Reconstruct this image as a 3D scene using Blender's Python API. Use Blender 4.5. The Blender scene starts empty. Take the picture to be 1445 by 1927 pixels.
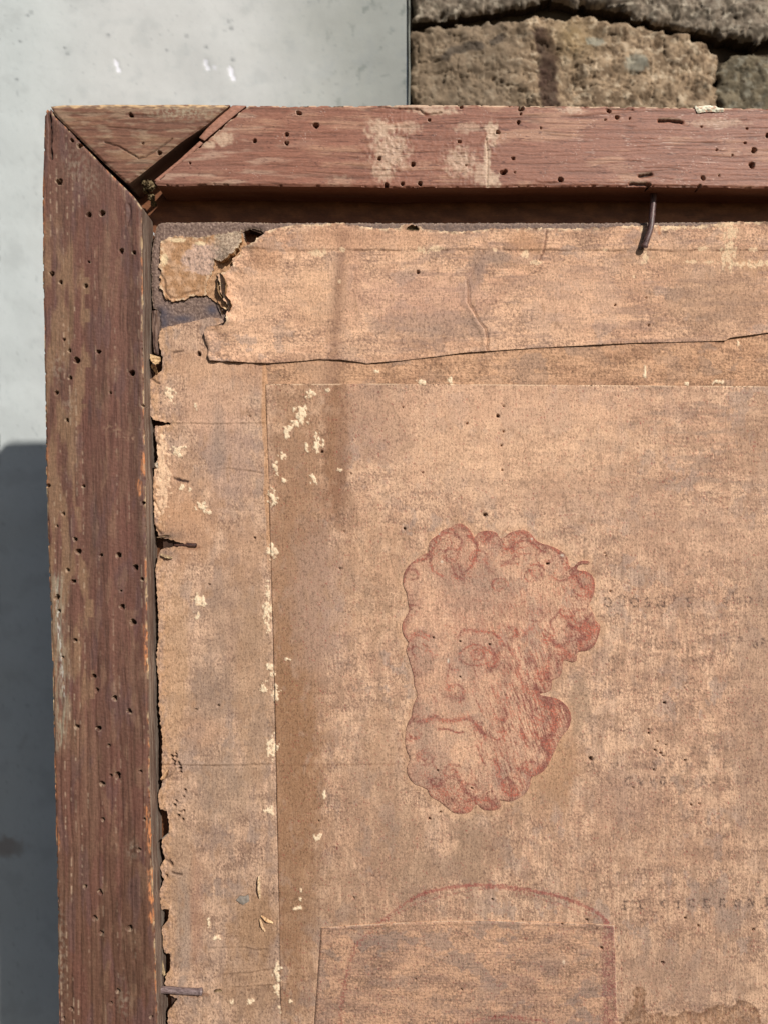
import bpy, math
import numpy as np
from mathutils import Vector

# ---------------------------------------------------------------- units
# one unit of the plan = one millimetre / 4; the camera stands F plan units in front of the frame
U = 0.00025
F = 1450.0
CX, CY = 722.5, 963.5
D_BOARD = 43.0
D_WALL = 850.0

# ---------------------------------------------------------------- camera
sc = bpy.context.scene
cam = bpy.data.cameras.new('camera')
cam_o = bpy.data.objects.new('camera', cam)
sc.collection.objects.link(cam_o)
cam_o.location = (0, -F * U, 0)
cam_o.rotation_euler = (math.radians(90), 0, 0)
cam.sensor_fit = 'VERTICAL'
cam.sensor_height = 36.0
cam.lens = 36.0 * F / 1927.0
cam.clip_start = 0.01
cam.clip_end = 50
cam.dof.use_dof = True
cam.dof.focus_distance = (F + 30) * U
cam.dof.aperture_fstop = 11.0
sc.camera = cam_o

# ---------------------------------------------------------------- light
SUN = Vector((0.64, -1.0, 0.715)).normalized()
world = bpy.data.worlds.new('World')
sc.world = world
world.use_nodes = True
wn = world.node_tree
bg = wn.nodes['Background']
sky = wn.nodes.new('ShaderNodeTexSky')
sky.sky_type = 'NISHITA'
sky.sun_disc = False
sky.sun_elevation = math.asin(SUN.z)
sky.sun_rotation = math.atan2(SUN.x, SUN.y)
wn.links.new(sky.outputs[0], bg.inputs[0])
bg.inputs[1].default_value = 0.055
sl = bpy.data.lights.new('sun', 'SUN')
sl.energy = 4.1
sl.angle = math.radians(1.2)
sl.color = (1.0, 0.95, 0.86)
so = bpy.data.objects.new('sun', sl)
sc.collection.objects.link(so)
so.rotation_euler = SUN.to_track_quat('Z', 'Y').to_euler()
so.location = (1, -2, 1)
sc.view_settings.view_transform = 'Standard'
sc.view_settings.look = 'None'
sc.view_settings.exposure = 0
sc.view_settings.gamma = 1

# ---------------------------------------------------------------- noise
_rng = np.random.RandomState(7)
_ang = _rng.rand(256, 256) * 2 * np.pi
_gx, _gy = np.cos(_ang).astype(np.float32), np.sin(_ang).astype(np.float32)


def pn(x, y, seed=0):
    x = np.asarray(x, np.float32) + np.float32(seed * 17.137)
    y = np.asarray(y, np.float32) + np.float32(seed * 9.731)
    xi = np.floor(x).astype(np.int32)
    yi = np.floor(y).astype(np.int32)
    fx, fy = x - xi, y - yi
    a, b, c, d = xi & 255, (xi + 1) & 255, yi & 255, (yi + 1) & 255
    u = fx * fx * fx * (fx * (fx * 6 - 15) + 10)
    v = fy * fy * fy * (fy * (fy * 6 - 15) + 10)
    n00 = _gx[a, c] * fx + _gy[a, c] * fy
    n10 = _gx[b, c] * (fx - 1) + _gy[b, c] * fy
    n01 = _gx[a, d] * fx + _gy[a, d] * (fy - 1)
    n11 = _gx[b, d] * (fx - 1) + _gy[b, d] * (fy - 1)
    return ((n00 * (1 - u) + n10 * u) * (1 - v) + (n01 * (1 - u) + n11 * u) * v) * 1.5


def fbm(x, y, o=3, seed=0, g=0.5):
    r = 0
    a = 1.0
    t = 0
    for i in range(o):
        r = r + a * pn(x * 2 ** i, y * 2 ** i, seed + i * 3)
        t += a
        a *= g
    return r / t


def ss(a, b, x):
    t = np.clip((x - a) / (b - a), 0, 1)
    return t * t * (3 - 2 * t)


def lin(c):
    c = np.asarray(c, float) / 255.0
    return np.where(c <= 0.04045, c / 12.92, ((c + 0.055) / 1.055) ** 2.4)


KL = np.array([1.08, 1.02, 0.93])


def alb(*c):
    return (lin(c) / KL).astype(np.float32)


def const(x, c):
    return np.tile(np.asarray(c, np.float32), (len(x), 1))


def mix(a, b, m):
    m = np.clip(m, 0, 1)
    if np.ndim(m):
        m = m[:, None]
    return a * (1 - m) + b * m


def seg_dist(x, y, pts, closed=False):
    best = np.full(x.shape, 1e9)
    n = len(pts)
    for i in range(n if closed else n - 1):
        x0, y0 = pts[i]
        x1, y1 = pts[(i + 1) % n]
        dx, dy = x1 - x0, y1 - y0
        L = dx * dx + dy * dy + 1e-9
        t = np.clip(((x - x0) * dx + (y - y0) * dy) / L, 0, 1)
        d = (x - x0 - t * dx) ** 2 + (y - y0 - t * dy) ** 2
        best = np.minimum(best, d)
    return np.sqrt(best)


def poly_sd(x, y, pts):
    inside = np.zeros(x.shape, bool)
    n = len(pts)
    for i in range(n):
        x0, y0 = pts[i]
        x1, y1 = pts[(i + 1) % n]
        if y0 == y1:
            continue
        c = ((y0 > y) != (y1 > y)) & (x < (x1 - x0) * (y - y0) / (y1 - y0) + x0)
        inside ^= c
    d = seg_dist(x, y, pts, True)
    return np.where(inside, d, -d)


def stroke(x, y, pts, w):
    """soft brush mark along a polyline"""
    r = np.zeros(x.shape, np.float32)
    p = np.array(pts, float)
    m = 2.6 * w
    k = (x > p[:, 0].min() - m) & (x < p[:, 0].max() + m) & (y > p[:, 1].min() - m) & (y < p[:, 1].max() + m)
    if k.any():
        wx = pn(x[k] / 7, y[k] / 7, 951) * min(1.3, .5 + .35 * w)
        wy = pn(x[k] / 7, y[k] / 7, 957) * min(1.3, .5 + .35 * w)
        d = seg_dist(x[k] + wx, y[k] + wy, pts)
        r[k] = np.exp(-(d / w) ** 2)
    return r


def blob(x, y, cx, cy, rx, ry):
    return np.exp(-((x - cx) / rx) ** 2 - ((y - cy) / ry) ** 2)


def smooth_pts(pts, n=3, closed=True):
    p = np.array(pts, float)
    out = []
    N = len(p)
    for i in range(N if closed else N - 1):
        p0, p1, p2, p3 = p[(i - 1) % N], p[i], p[(i + 1) % N], p[(i + 2) % N]
        if not closed:
            p0 = p[max(i - 1, 0)]
            p3 = p[min(i + 2, N - 1)]
        for k in range(n):
            t = k / n
            out.append(0.5 * ((2 * p1) + (-p0 + p2) * t + (2 * p0 - 5 * p1 + 4 * p2 - p3) * t * t + (-p0 + 3 * p1 - 3 * p2 + p3) * t ** 3))
    if not closed:
        out.append(p[-1])
    return [tuple(q) for q in out]


# ---------------------------------------------------------------- object helpers
COL = sc.collection


def thing(name, label, cat, at, group=None):
    o = bpy.data.objects.new(name, None)
    o.empty_display_size = 0.02
    COL.objects.link(o)
    o.location = at
    o['label'] = label
    o['category'] = cat
    if group:
        o['group'] = group
    return o


def world_pos(parent):
    v = Vector((0, 0, 0))
    while parent is not None:
        v += parent.location
        parent = parent.parent
    return v


def at(px, py, d, s=None):
    s = 1 + d / F if s is None else s
    return Vector(((px - CX) * s * U, d * U, -(py - CY) * s * U))


def make_obj(name, co, quads, col, mat, parent=None, flat_from=None, label=None, smooth=True, origin=None):
    """co (n,3) world metres, quads (m,4), col (n,3) linear"""
    org = np.array(origin if origin is not None else (0, 0, 0), float)
    if parent is not None and origin is None:
        org = np.array(world_pos(parent))
    me = bpy.data.meshes.new(name)
    n = len(co)
    me.vertices.add(n)
    me.vertices.foreach_set('co', (co - org).astype(np.float32).ravel())
    q = np.asarray(quads, np.int32).reshape(-1, 4)
    m = len(q)
    me.loops.add(m * 4)
    me.loops.foreach_set('vertex_index', q.ravel())
    me.polygons.add(m)
    me.polygons.foreach_set('loop_start', np.arange(0, m * 4, 4, dtype=np.int32))
    me.polygons.foreach_set('loop_total', np.full(m, 4, np.int32))
    me.update(calc_edges=True)
    if smooth:
        fl = np.ones(m, bool)
        if flat_from is not None:
            fl[flat_from:] = False
        me.polygons.foreach_set('use_smooth', fl)
    if col is not None:
        a = me.color_attributes.new('Col', 'FLOAT_COLOR', 'POINT')
        c4 = np.ones((n, 4), np.float32)
        c4[:, :3] = np.clip(col, 0.002, 0.95)
        a.data.foreach_set('color', c4.ravel())
    me.materials.append(mat)
    o = bpy.data.objects.new(name, me)
    COL.objects.link(o)
    if parent is not None:
        o.parent = parent
    elif origin is not None:
        o.location = origin
    if parent is not None and origin is not None:
        o.location = Vector(origin) - world_pos(parent)
    if label:
        o['label'] = label
    return o


def axis(a, b, step, lo=-12, hi=1e9):
    """fine samples between lo and hi, coarser beyond the part that shows"""
    out = [a]
    while out[-1] < b:
        v = out[-1]
        if lo <= v <= hi:
            s = step
        else:
            d = (lo - v) if v < lo else (v - hi)
            s = min(step * (1 + d / 18.0), 26)
            if v < lo and v + s > lo:
                s = max(lo - v, 0.2)
        out.append(v + s)
    return np.array(out)


def sheet(name, poly, xs, ys, base, hfun, cfun, mat, parent, edge=None, skirt=None, cut=(), label=None, hole=None):
    X, Y = np.meshgrid(xs, ys)
    sh = X.shape
    x, y = X.ravel(), Y.ravel()
    sd = poly_sd(x, y, poly)
    for c in cut:
        sd = np.minimum(sd, -poly_sd(x, y, c))
    if edge is not None:
        sd = sd + edge(x, y)
    SD = sd.reshape(sh)
    gy, gx = np.gradient(SD, ys, xs)
    gl = np.sqrt(gx * gx + gy * gy) + 1e-6
    hx = np.gradient(xs)[None, :]
    hy = np.gradient(ys)[:, None]
    st = np.sqrt((gx / gl * hx) ** 2 + (gy / gl * hy) ** 2)
    keep = SD > -0.7 * st
    cell = keep[:-1, :-1] & keep[1:, :-1] & keep[:-1, 1:] & keep[1:, 1:]
    cnt = np.zeros(sh, int)
    cnt[:-1, :-1] += cell
    cnt[1:, :-1] += cell
    cnt[:-1, 1:] += cell
    cnt[1:, 1:] += cell
    near = (SD < 0.45 * st) | ((cnt > 0) & (cnt < 4) & (SD < 1.7 * st))
    mv = np.where(near, SD / (gl * gl), 0)
    mv = np.clip(mv, -1.7 * st, 1.7 * st)
    x = (X - gx * mv).ravel()
    y = (Y - gy * mv).ravel()
    sd = np.where(near, 0, SD).ravel()
    idx = np.arange(sh[0] * sh[1]).reshape(sh)
    q = np.stack([idx[:-1, :-1], idx[1:, :-1], idx[1:, 1:], idx[:-1, 1:]], -1)[cell]
    # boundary edges
    cp = np.zeros((sh[0] + 1, sh[1] + 1), bool)
    cp[1:-1, 1:-1] = cell
    he = cp[1:, 1:-1] ^ cp[:-1, 1:-1]
    ve = cp[1:-1, 1:] ^ cp[1:-1, :-1]
    he = he[:sh[0], :]
    ve = ve[:, :sh[1]]
    e1 = np.stack([idx[:, :-1], idx[:, 1:]], -1)[he]
    e2 = np.stack([idx[:-1, :], idx[1:, :]], -1)[ve]
    E = np.concatenate([e1, e2])
    used = np.zeros(len(x), bool)
    used[q.ravel()] = True
    new = np.cumsum(used) - 1
    q = new[q]
    E = new[E]
    x, y, sd = x[used], y[used], sd[used]
    h = hfun(x, y, sd)
    c = cfun(x, y, sd)
    s = 1 + base / F
    co = np.stack([(x - CX) * s * U, (base - h) * U, -(y - CY) * s * U], 1)
    cos, cols, qs = [co], [c], [q]
    if skirt:
        depth, nr, scol = skirt
        bv = np.unique(E)
        inv = np.full(len(x), -1)
        inv[bv] = np.arange(len(bv))
        Eb = inv[E]
        off = len(x)
        bx, by, bh = x[bv], y[bv], h[bv]
        for k in range(nr + 1):
            t = k / nr
            j = 0.0
            jx = pn(bx / 40, by / 40 + k * 3.3, 40) * j * (k > 0)
            jy = pn(bx / 40, by / 40 + k * 3.3, 43) * j * (k > 0)
            cos.append(np.stack([(bx + jx - CX) * s * U, (base - bh + t * (depth + bh)) * U, -(by + jy - CY) * s * U], 1))
            cols.append(scol(bx, by, np.full(len(bx), t * depth)))
            if k:
                a = off + (k - 1) * len(bv)
                b = off + k * len(bv)
                qs.append(np.stack([Eb[:, 0] + a, Eb[:, 1] + a, Eb[:, 1] + b, Eb[:, 0] + b], 1))
    return make_obj(name, np.concatenate(cos), np.concatenate(qs), np.concatenate(cols), mat, parent, label=label, flat_from=len(q))


# ---------------------------------------------------------------- materials
def mat_attr(name, rough=0.85, fine=2500, stretch=(1, 1, 1), var=0.16, bump=0.25, dist=0.0002, spec=0.25, fleck=None, line=None):
    """colour from the mesh times fine procedural grain: soft grain, dark flecks, fibre lines"""
    m = bpy.data.materials.new(name)
    m.use_nodes = True
    t = m.node_tree
    N, L = t.nodes, t.links
    p = N['Principled BSDF']
    p.inputs['Roughness'].default_value = rough
    p.inputs['Specular IOR Level'].default_value = spec
    a = N.new('ShaderNodeAttribute')
    a.attribute_name = 'Col'
    tc = N.new('ShaderNodeTexCoord')

    def noise(scale, stretch, detail, f0, f1, t0, t1):
        mp = N.new('ShaderNodeMapping')
        mp.inputs['Scale'].default_value = stretch
        L.new(tc.outputs['Object'], mp.inputs[0])
        n = N.new('ShaderNodeTexNoise')
        n.inputs['Scale'].default_value = scale
        n.inputs['Detail'].default_value = detail
        n.inputs['Roughness'].default_value = 0.65
        L.new(mp.outputs[0], n.inputs['Vector'])
        r = N.new('ShaderNodeMapRange')
        r.inputs['From Min'].default_value = f0
        r.inputs['From Max'].default_value = f1
        r.inputs['To Min'].default_value = t0
        r.inputs['To Max'].default_value = t1
        L.new(n.outputs[0], r.inputs[0])
        return n, r
    n, r = noise(fine, stretch, 3, 0.3, 0.7, 1 - var, 1 + var)
    out = r.outputs[0]
    for spec_ in (fleck, line):
        if spec_:
            n2, r2 = noise(*spec_)
            mm = N.new('ShaderNodeMath')
            mm.operation = 'MULTIPLY'
            L.new(out, mm.inputs[0])
            L.new(r2.outputs[0], mm.inputs[1])
            out = mm.outputs[0]
    v = N.new('ShaderNodeVectorMath')
    v.operation = 'SCALE'
    L.new(a.outputs['Color'], v.inputs[0])
    L.new(out, v.inputs['Scale'])
    L.new(v.outputs[0], p.inputs['Base Color'])
    b = N.new('ShaderNodeBump')
    b.inputs['Strength'].default_value = bump
    b.inputs['Distance'].default_value = dist
    L.new(n.outputs[0], b.inputs['Height'])
    L.new(b.outputs[0], p.inputs['Normal'])
    return m


M_PAPER = mat_attr('aged_paper', 0.92, 1500, (1, 1, 1), 0.20, 0.5, 0.00013, 0.12, (1150, (1, 1, .62), 2.5, .53, .64, 1.0, .66), (1500, (1, 1, .07), 2, .35, .65, .92, 1.08))
M_WOODV = mat_attr('old_wood_vertical', 0.62, 1500, (1, 1, 0.35), 0.16, 0.6, 0.0002, 0.3, (1500, (1, 1, .045), 3, .56, .72, 1.0, .62), (700, (1, 1, .7), 4, .3, .7, .88, 1.12))
M_WOODH = mat_attr('old_wood_horizontal', 0.56, 1500, (0.35, 1, 1), 0.16, 0.6, 0.0002, 0.4, (1500, (.045, 1, 1), 3, .56, .72, 1.0, .66), (700, (.7, 1, 1), 4, .3, .7, .88, 1.12))
M_BOARD = mat_attr('fibre_board', 0.95, 1700, (1, 1, 1), 0.18, 0.5, 0.00015, 0.1)
M_PLASTER = mat_attr('painted_plaster', 0.8, 900, (1, 1, 1), 0.025, 0.2, 0.0002, 0.2)
M_STONE = mat_attr('rough_stone', 0.95, 300, (1, 1, 1), 0.16, 0.25, 0.0006, 0.1)
M_IRON = mat_attr('rusty_iron', 0.45, 1900, (1, 1, 1), 0.3, 0.5, 0.00015, 0.5)
M_FLAKE = mat_attr('flake', 0.9, 1800, (1, 1, 1), 0.1, 0.4, 0.00015, 0.1)

# ---------------------------------------------------------------- worm holes (x, y, radius)
HOLES_L = [(136, 264, 3.5), (150, 274, 4.5), (112, 342, 5), (168, 404, 5), (193, 401, 5), (229, 472, 3.5), (253, 475, 3.5),
           (168, 493, 1.7), (98, 515, 3.5), (115, 531, 3.5), (162, 538, 3.2), (121, 639, 3), (132, 660, 3), (145, 678, 5), (186, 662, 4),
           (249, 702, 5), (133, 711, 2.7), (107, 739, 4), (127, 791, 3), (208, 739, 1.7), (269, 763, 2.2), (91, 914, 3), (158, 915, 3),
           (270, 947, 3), (120, 967, 2.6), (108, 990, 2.2), (142, 1015, 3.5), (148, 1038, 4.2), (191, 1045, 3), (224, 1045, 4.6),
           (256, 1068, 4.2), (268, 1090, 3), (128, 1073, 3), (139, 1094, 4.6), (228, 1112, 1.7), (108, 1124, 4), (112, 1150, 3.5),
           (231, 1142, 4.6), (251, 1171, 4.6), (142, 1205, 3.5), (119, 1237, 2.2), (177, 1273, 3.6), (183, 1299, 3.6), (216, 1314, 4),
           (244, 1339, 5.2), (145, 1368, 4.2), (186, 1371, 4.2), (205, 1403, 3), (209, 1460, 2.7), (222, 1460, 5), (265, 1452, 2.7),
           (193, 1475, 4.2), (194, 1542, 2.7), (272, 1542, 2.7), (262, 1599, 3), (161, 1669, 4), (189, 1679, 4.6), (179, 1728, 4),
           (191, 1756, 4.2), (244, 1747, 5), (222, 1865, 3.7), (209, 1888, 3), (120, 1917, 3), (135, 1899, 2.6), (285, 1914, 2.6)]
HOLES_T = [(247, 217, 4.8), (301, 288, 4), (270, 270, 1.7), (480, 265, 4), (540, 253, 3.6), (540, 269, 3.2), (358, 307, 1.7),
           (563, 213, 4.2), (595, 236, 4.4), (714, 298, 3.6), (777, 309, 3.6), (757, 346, 4), (790, 345, 4.2), (727, 348, 3.6),
           (864, 267, 3.2), (867, 201, 3.2), (980, 204, 4.6), (975, 230, 3.6), (979, 214, 1.7), (936, 249, 3.2), (965, 298, 3),
           (947, 324, 4.8), (968, 324, 1.7), (876, 311, 1.7), (807, 226, 2.2), (1145, 209, 4.2), (1160, 221, 3.6), (1138, 225, 1.6),
           (1184, 223, 1.6), (1418, 283, 4.6), (1414, 311, 4.6), (1322, 335, 4.2), (1054, 338, 4.2), (1220, 348, 4.6), (1316, 350, 3.2),
           (1348, 282, 1.6), (1377, 292, 1.6), (1405, 242, 1.6), (1401, 269, 1.6), (1319, 238, 1.6), (1352, 330, 1.6), (1444, 255, 3.4),
           (1017, 241, 1.5)]
HOLES_P = [(312 + (a - 313) / 6.02 + 20, 1380 + b / 6.02, r) for a, b, r in
           [(313, 238, 2), (265, 263, 2.6), (307, 272, 2.2), (270, 303, 2.4), (295, 325, 2), (289, 350, 1.9), (341, 337, 2.3),
            (354, 366, 2), (357, 399, 2.5), (366, 441, 2.3), (415, 646, 2.1), (401, 718, 2), (313, 765, 2), (295, 817, 2.3),
            (366, 891, 2.5), (400, 880, 2), (340, 934, 2.4), (389, 980, 2.8), (205, 1612, 2.4)]]
HOLES_P += [(375, 666, 3.4), (912, 969, 3.6), (1030, 1061, 2.4), (865, 1207, 2.2), (815, 1200, 1.8), (921, 1213, 1.8), (865, 1274, 1.9), (887, 1484, 2.1),
            (823, 1450, 1.7), (828, 1529, 2.1), (808, 1541, 2), (1111, 1428, 3), (761, 995, 2.6), (936, 783, 2.8), (878, 797, 2), (947, 812, 1.6),
            (943, 838, 1.5), (795, 889, 1.8), (661, 891, 1.5), (944, 885, 1.4), (640, 1070, 1.8), (648, 1000, 1.3), (606, 850, 2), (758, 766, 1.6),
            (947, 764, 1.4), (1137, 1041, 1.6), (1140, 1046, 1.3), (1246, 1812, 2.2), (1288, 1728, 2.4), (1417, 1750, 2.2), (1313, 1742, 1.7),
            (1131, 1784, 3), (926, 1693, 1.8), (1104, 1732, 2), (982, 1732, 1.6), (1057, 1739, 1.6), (666, 1690, 1.8), (782, 1843, 1.7),
            (868, 1862, 1.6), (840, 1801, 1.3), (1250, 1323, 2.3), (1220, 1380, 1.8), (1220, 1373, 1.5), (1237, 1396, 1.5), (1232, 1412, 1.5),
            (1243, 1418, 1.8), (1248, 1423, 1.5), (1231, 1441, 1.4), (1242, 1417, 1.5), (1289, 1431, 1.7), (1316, 1513, 2), (1300, 1515, 1.5),
            (1191, 1482, 1.4), (1253, 1402, 1.3), (1230, 1449, 1.4), (1148, 1113, 1.5), (600, 1545, 1.5), (480, 1012, 1.6), (470, 783, 1.5),
            (370, 1335, 1.4), (412, 1328, 1.6), (395, 1100, 1.5), (1220, 612, 1.8), (786, 512, 2.6), (1215, 560, 1.6), (1157, 574, 1.8)]


def pits(x, y, holes, depth, grow=0.0):
    h = np.zeros(x.shape, np.float32)
    m = np.zeros(x.shape, np.float32)
    for k, (cx, cy, r) in enumerate(holes):
        w = (abs(x - cx) < r + 6) & (abs(y - cy) < r + 6)
        if not w.any():
            continue
        dx, dy = x[w] - cx, y[w] - cy
        a = np.arctan2(dy, dx)
        rr = (r * (.82 + .36 * ((k * 37) % 11) / 10) + grow) * (1 + (.06 + .2 * ((k * 53) % 7 == 0)) * np.sin(2 * a + k) + 0.09 * np.sin(3 * a + 2 * k))
        d = np.sqrt(dx * dx + dy * dy)
        f = 1 - ss(rr - 0.9, rr + 0.5, d)
        h[w] = np.maximum(h[w], f * depth)
        m[w] = np.maximum(m[w], f)
    return h, m


# ================================================================ THE PICTURE FRAME
frame = thing('picture_frame', 'back of an old wooden picture frame corner with worm holes, grey wall behind', 'picture frame', at(200, 1900, 40))


def wood(x, y, along, across, seed, base, light, dark, k=1.0):
    a, b = along, across
    warp = fbm(a / 260, b / 60, 2, seed + 1) * 9
    b2 = b + warp
    g1 = fbm(a / 240, b2 / 7, 3, seed + 2)
    g2 = fbm(a / 60, b2 / 2.2, 2, seed + 5)
    g3 = fbm(a / 18, b / 1.6, 2, seed + 8)
    big = fbm(a / 190, b / 50, 3, seed + 11)
    c = const(x, base)
    c = mix(c, light, ss(0.06, 0.45, big * 1.0 + g1 * 0.28 + g3 * 0.10 + .25 * fbm(a / 40, b / 12, 3, seed + 13)) * 0.7)
    c = mix(c, dark, ss(0.05, 0.5, -g1 * 0.8 - big * 0.35) * 0.6)
    c = c * (1 + 0.14 * g2 + 0.14 * g3 + .10 * g1)[:, None]
    groove = ss(0.90, 0.985, 1 - np.abs(pn(a / 330, b2 / 13, seed + 21))) * ss(-0.25, 0.2, pn(a / 90, b / 20, seed + 23))
    c = c * (1 - 0.36 * groove)[:, None]
    h = g1 * 1.1 * k + g2 * 0.55 * k + g3 * 0.2 * k - groove * 0.9
    return c, h


def rail_edges(x, y, amp, seed):
    return fbm(x / 90, y / 90, 2, seed) * amp * .6


# -- side rail (left)
L_OUT = [(88, 204), (84, 215), (82, 300), (80, 350), (80, 480), (83, 600), (84, 700), (87, 900), (90, 1000), (97, 1200), (100, 1330),
         (104, 1500), (108, 1700), (111, 1927), (118, 2500)]
L_IN = [(318, 2500), (296, 1927), (291, 1750), (283, 1550), (279, 1300), (275, 1000), (270, 700), (267, 440), (268, 392)]
L_MIT = [(252, 369), (223, 341), (197, 315), (175, 291), (152, 268), (125, 240), (103, 219), (96, 204)]
PL = L_OUT + L_IN + L_MIT
xs = axis(72, 330, 1.5)
ys = axis(196, 2490, 1.6, 0, 1940)
ORANGE = alb(206, 132, 84)
CRACK = [(91, 204), (94, 222), (96, 250), (95, 275), (97, 298)]
RAWE = [((86, 840), (88, 905)), ((96, 1232), (100, 1300)), ((101, 1430), (104, 1500)), ((105, 1540), (110, 1600)), ((80, 330), (80, 460)),
        ((277, 1520), (284, 1605)), ((270, 855), (271, 890)), ((284, 1400), (286, 1420)), ((275, 1180), (278, 1260)), ((262, 905), (264, 930)), ((283, 1640), (286, 1740))]


def l_h(x, y, sd):
    c, h = wood(x, y, y, x, 3, alb(120, 87, 76), alb(160, 128, 102), alb(98, 68, 60))
    p, _ = pits(x, y, HOLES_L, 22)
    crack = stroke(x, y, CRACK, 2.2)
    chip = stroke(x, y, [(243, 385), (245, 400), (240, 425)], 2.5) * 3
    edge = 2.6 * (1 - ss(0, 4.5 + 3 * pn(x / 30, y / 30, 90), sd)) + 4 * (1 - ss(0, 3.5, sd)) * ss(.15, .4, fbm(x / 9, y / 14, 2, 92))
    ridge = 1.6 * ss(0.55, 0.8, np.sin((x - 0.012 * y) * 0.34 + fbm(x / 90, y / 300, 2, 77) * 5)) * ss(1050, 1500, y)
    return h * 0.45 + fbm(x / 8, y / 2.6, 2, 39) * .5 - p - crack * 9 - chip - edge - ridge * 0.7


def l_c(x, y, sd):
    c, h = wood(x, y, y, x, 3, alb(112, 76, 62), alb(130, 98, 76), alb(84, 57, 46))
    c = mix(const(x, alb(112, 76, 62)), c, .5)
    # growth bands: neighbouring strips of slightly different tone with sharp sides
    wx = x - .014 * y + 2.5 * fbm(x / 60, y / 260, 2, 30)
    for w, sd_, k in ((21, 34, .15), (9, 36, .07), (3.4, 38, .05)):
        b = pn(np.floor(wx / w) * 1.37 + .5, y / (w * 60), sd_)
        c = c * (1 + k * ss(-.5, .5, b) * 2 - k)[:, None]
    c = mix(c, alb(100, 70, 52), ss(1250, 1800, y + 120 * fbm(x / 80, y / 200, 2, 31)) * 0.6)
    c = mix(c, alb(116, 74, 62), ss(0.0, 0.3, fbm(x / 34, y / 240, 3, 29)) * 0.5)
    c = mix(c, alb(104, 76, 72), ss(0.1, 0.3, fbm(x / 26, y / 120, 3, 32)) * 0.4)
    # olive tan outer half, its inner side a crisp vertical line
    lim = 158 + .012 * y + 5 * np.sign(pn(y / 60, y * 0 + 3.3, 17)) - 22 * ss(700, 860, y + 40 * pn(x / 20, y / 40, 22)) * ss(1100, 1000, y)
    tan = ss(lim + 3, lim - 3, x) * ss(-.25, .12, fbm(x / 22, y / 110, 3, 15)) * ss(1500, 1250, y) * ss(380, 520, y + 100 * pn(x / 20, y / 60, 25))
    tx = alb(150, 116, 86) * (1 + 0.35 * fbm(x / 3, y / 9, 3, 16))[:, None]
    c = mix(c, tx, tan * 0.62)
    t2 = ss(.12, .32, fbm(x / 18, y / 60, 3, 26)) * ss(160, 190, x)
    c = mix(c, alb(148, 114, 88), t2 * .28)
    # dotted pale scars along the fibres
    for k, xx in enumerate((96, 108, 119, 128, 139, 150, 178, 204, 214, 236, 258)):
        ln = np.exp(-((wx - (xx - 6)) / 1.2) ** 2) * ss(.02, .22, fbm(x / 40, y / 15, 2, 230 + k)) * ss(-.1, .2, pn(x / 50, y / 150, 250 + k))
        c = mix(c, alb(186, 156, 128), ln * (.7 if xx < 160 else .4))
    dl = ss(.86, .97, 1 - np.abs(pn(wx / 12, y / 500, 28)))
    c = c * (1 - .30 * dl * ss(-.2, .2, pn(x / 30, y / 60, 24)))[:, None]
    # fine cross fibre relief and mottled dirt
    c = c * (1 + .12 * fbm(x / 9, y / 2.4, 2, 39) + .12 * fbm(x / 14, y / 22, 3, 42))[:, None]
    gray = stroke(x, y, [(108, 1090), (110, 1180), (116, 1260), (119, 1330), (112, 1400)], 12) * ss(-0.2, 0.25, fbm(x / 4, y / 40, 3, 18))
    c = mix(c, alb(160, 148, 124), gray * 0.7)
    wl = stroke(x, y, [(107, 1100), (110, 1170), (116, 1245), (121, 1310)], 2.4) * ss(-0.1, 0.3, fbm(x / 2, y / 14, 2, 19))
    c = mix(c, alb(214, 206, 190), wl * 0.8)
    for (a, b, cc, dd) in [(145, 310, 24, 30), (170, 345, 20, 22), (110, 690, 14, 30), (130, 765, 10, 18), (235, 1885, 12, 30), (115, 1800, 9, 90), (250, 1600, 10, 16)]:
        m = blob(x, y, a, b, cc, dd) * ss(-0.15, 0.25, fbm(x / 7, y / 10, 3, 20 + a))
        c = mix(c, alb(160, 138, 116), m * 0.5)
    for a, b in RAWE:
        m = stroke(x, y, [a, b], 4.2) * ss(-0.12, 0.12, fbm(x / 3, y / 18, 3, 61))
        c = mix(c, ORANGE, m * 0.95)
    e = (1 - ss(0, 4, sd)) * ss(-0.05, 0.25, fbm(x / 6, y / 26, 3, 64))
    c = mix(c, mix(const(x, alb(214, 182, 138)), ORANGE, ss(-.1, .2, pn(x / 9, y / 30, 65))), e * 0.85)
    mk = stroke(x, y, [(200, 806), (218, 806), (232, 820), (250, 826)], 5) * ss(-.1, .2, fbm(x / 7, y / 7, 2, 70))
    c = mix(c, alb(168, 132, 104), mk * 0.6)
    _, m = pits(x, y, HOLES_L, 1)
    rim = np.clip(pits(x, y, HOLES_L, 1, 1.6)[1] - m, 0, 1)
    c = mix(c, alb(190, 160, 130), rim * 0.6 * ss(-.1, .3, pn(x / 8, y / 8, 71)))
    c = mix(c, alb(74, 52, 42), m * 0.8)  # shade inside the worm holes deepened by dark colour
    c = mix(c, alb(40, 26, 22), stroke(x, y, CRACK, 2) * 0.8)
    return c


def side_col(x, y, t, seed=5, along=None):
    q = x + y
    n = fbm(q / 160, t / 4, 3, seed)
    c = mix(const(x, alb(122, 98, 84)), alb(160, 142, 124), ss(-0.15, 0.25, n) * 0.8)
    c = mix(c, alb(86, 62, 50), ss(0.0, 0.3, fbm(q / 90, t / 2.5, 2, seed + 1)) * .6)
    return mix(c, alb(196, 170, 140), (1 - ss(0, 6, t)) * ss(0.0, 0.3, pn(q / 30, t / 3, seed + 2)) * 0.4)


sheet('side_rail', PL, xs, ys, 0, l_h, l_c, M_WOODV, frame, edge=lambda x, y: rail_edges(x, y, 2.6, 80) * 1.0, skirt=(74, 20, side_col),
      label='dark purple brown left rail pitted with worm holes')


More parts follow.
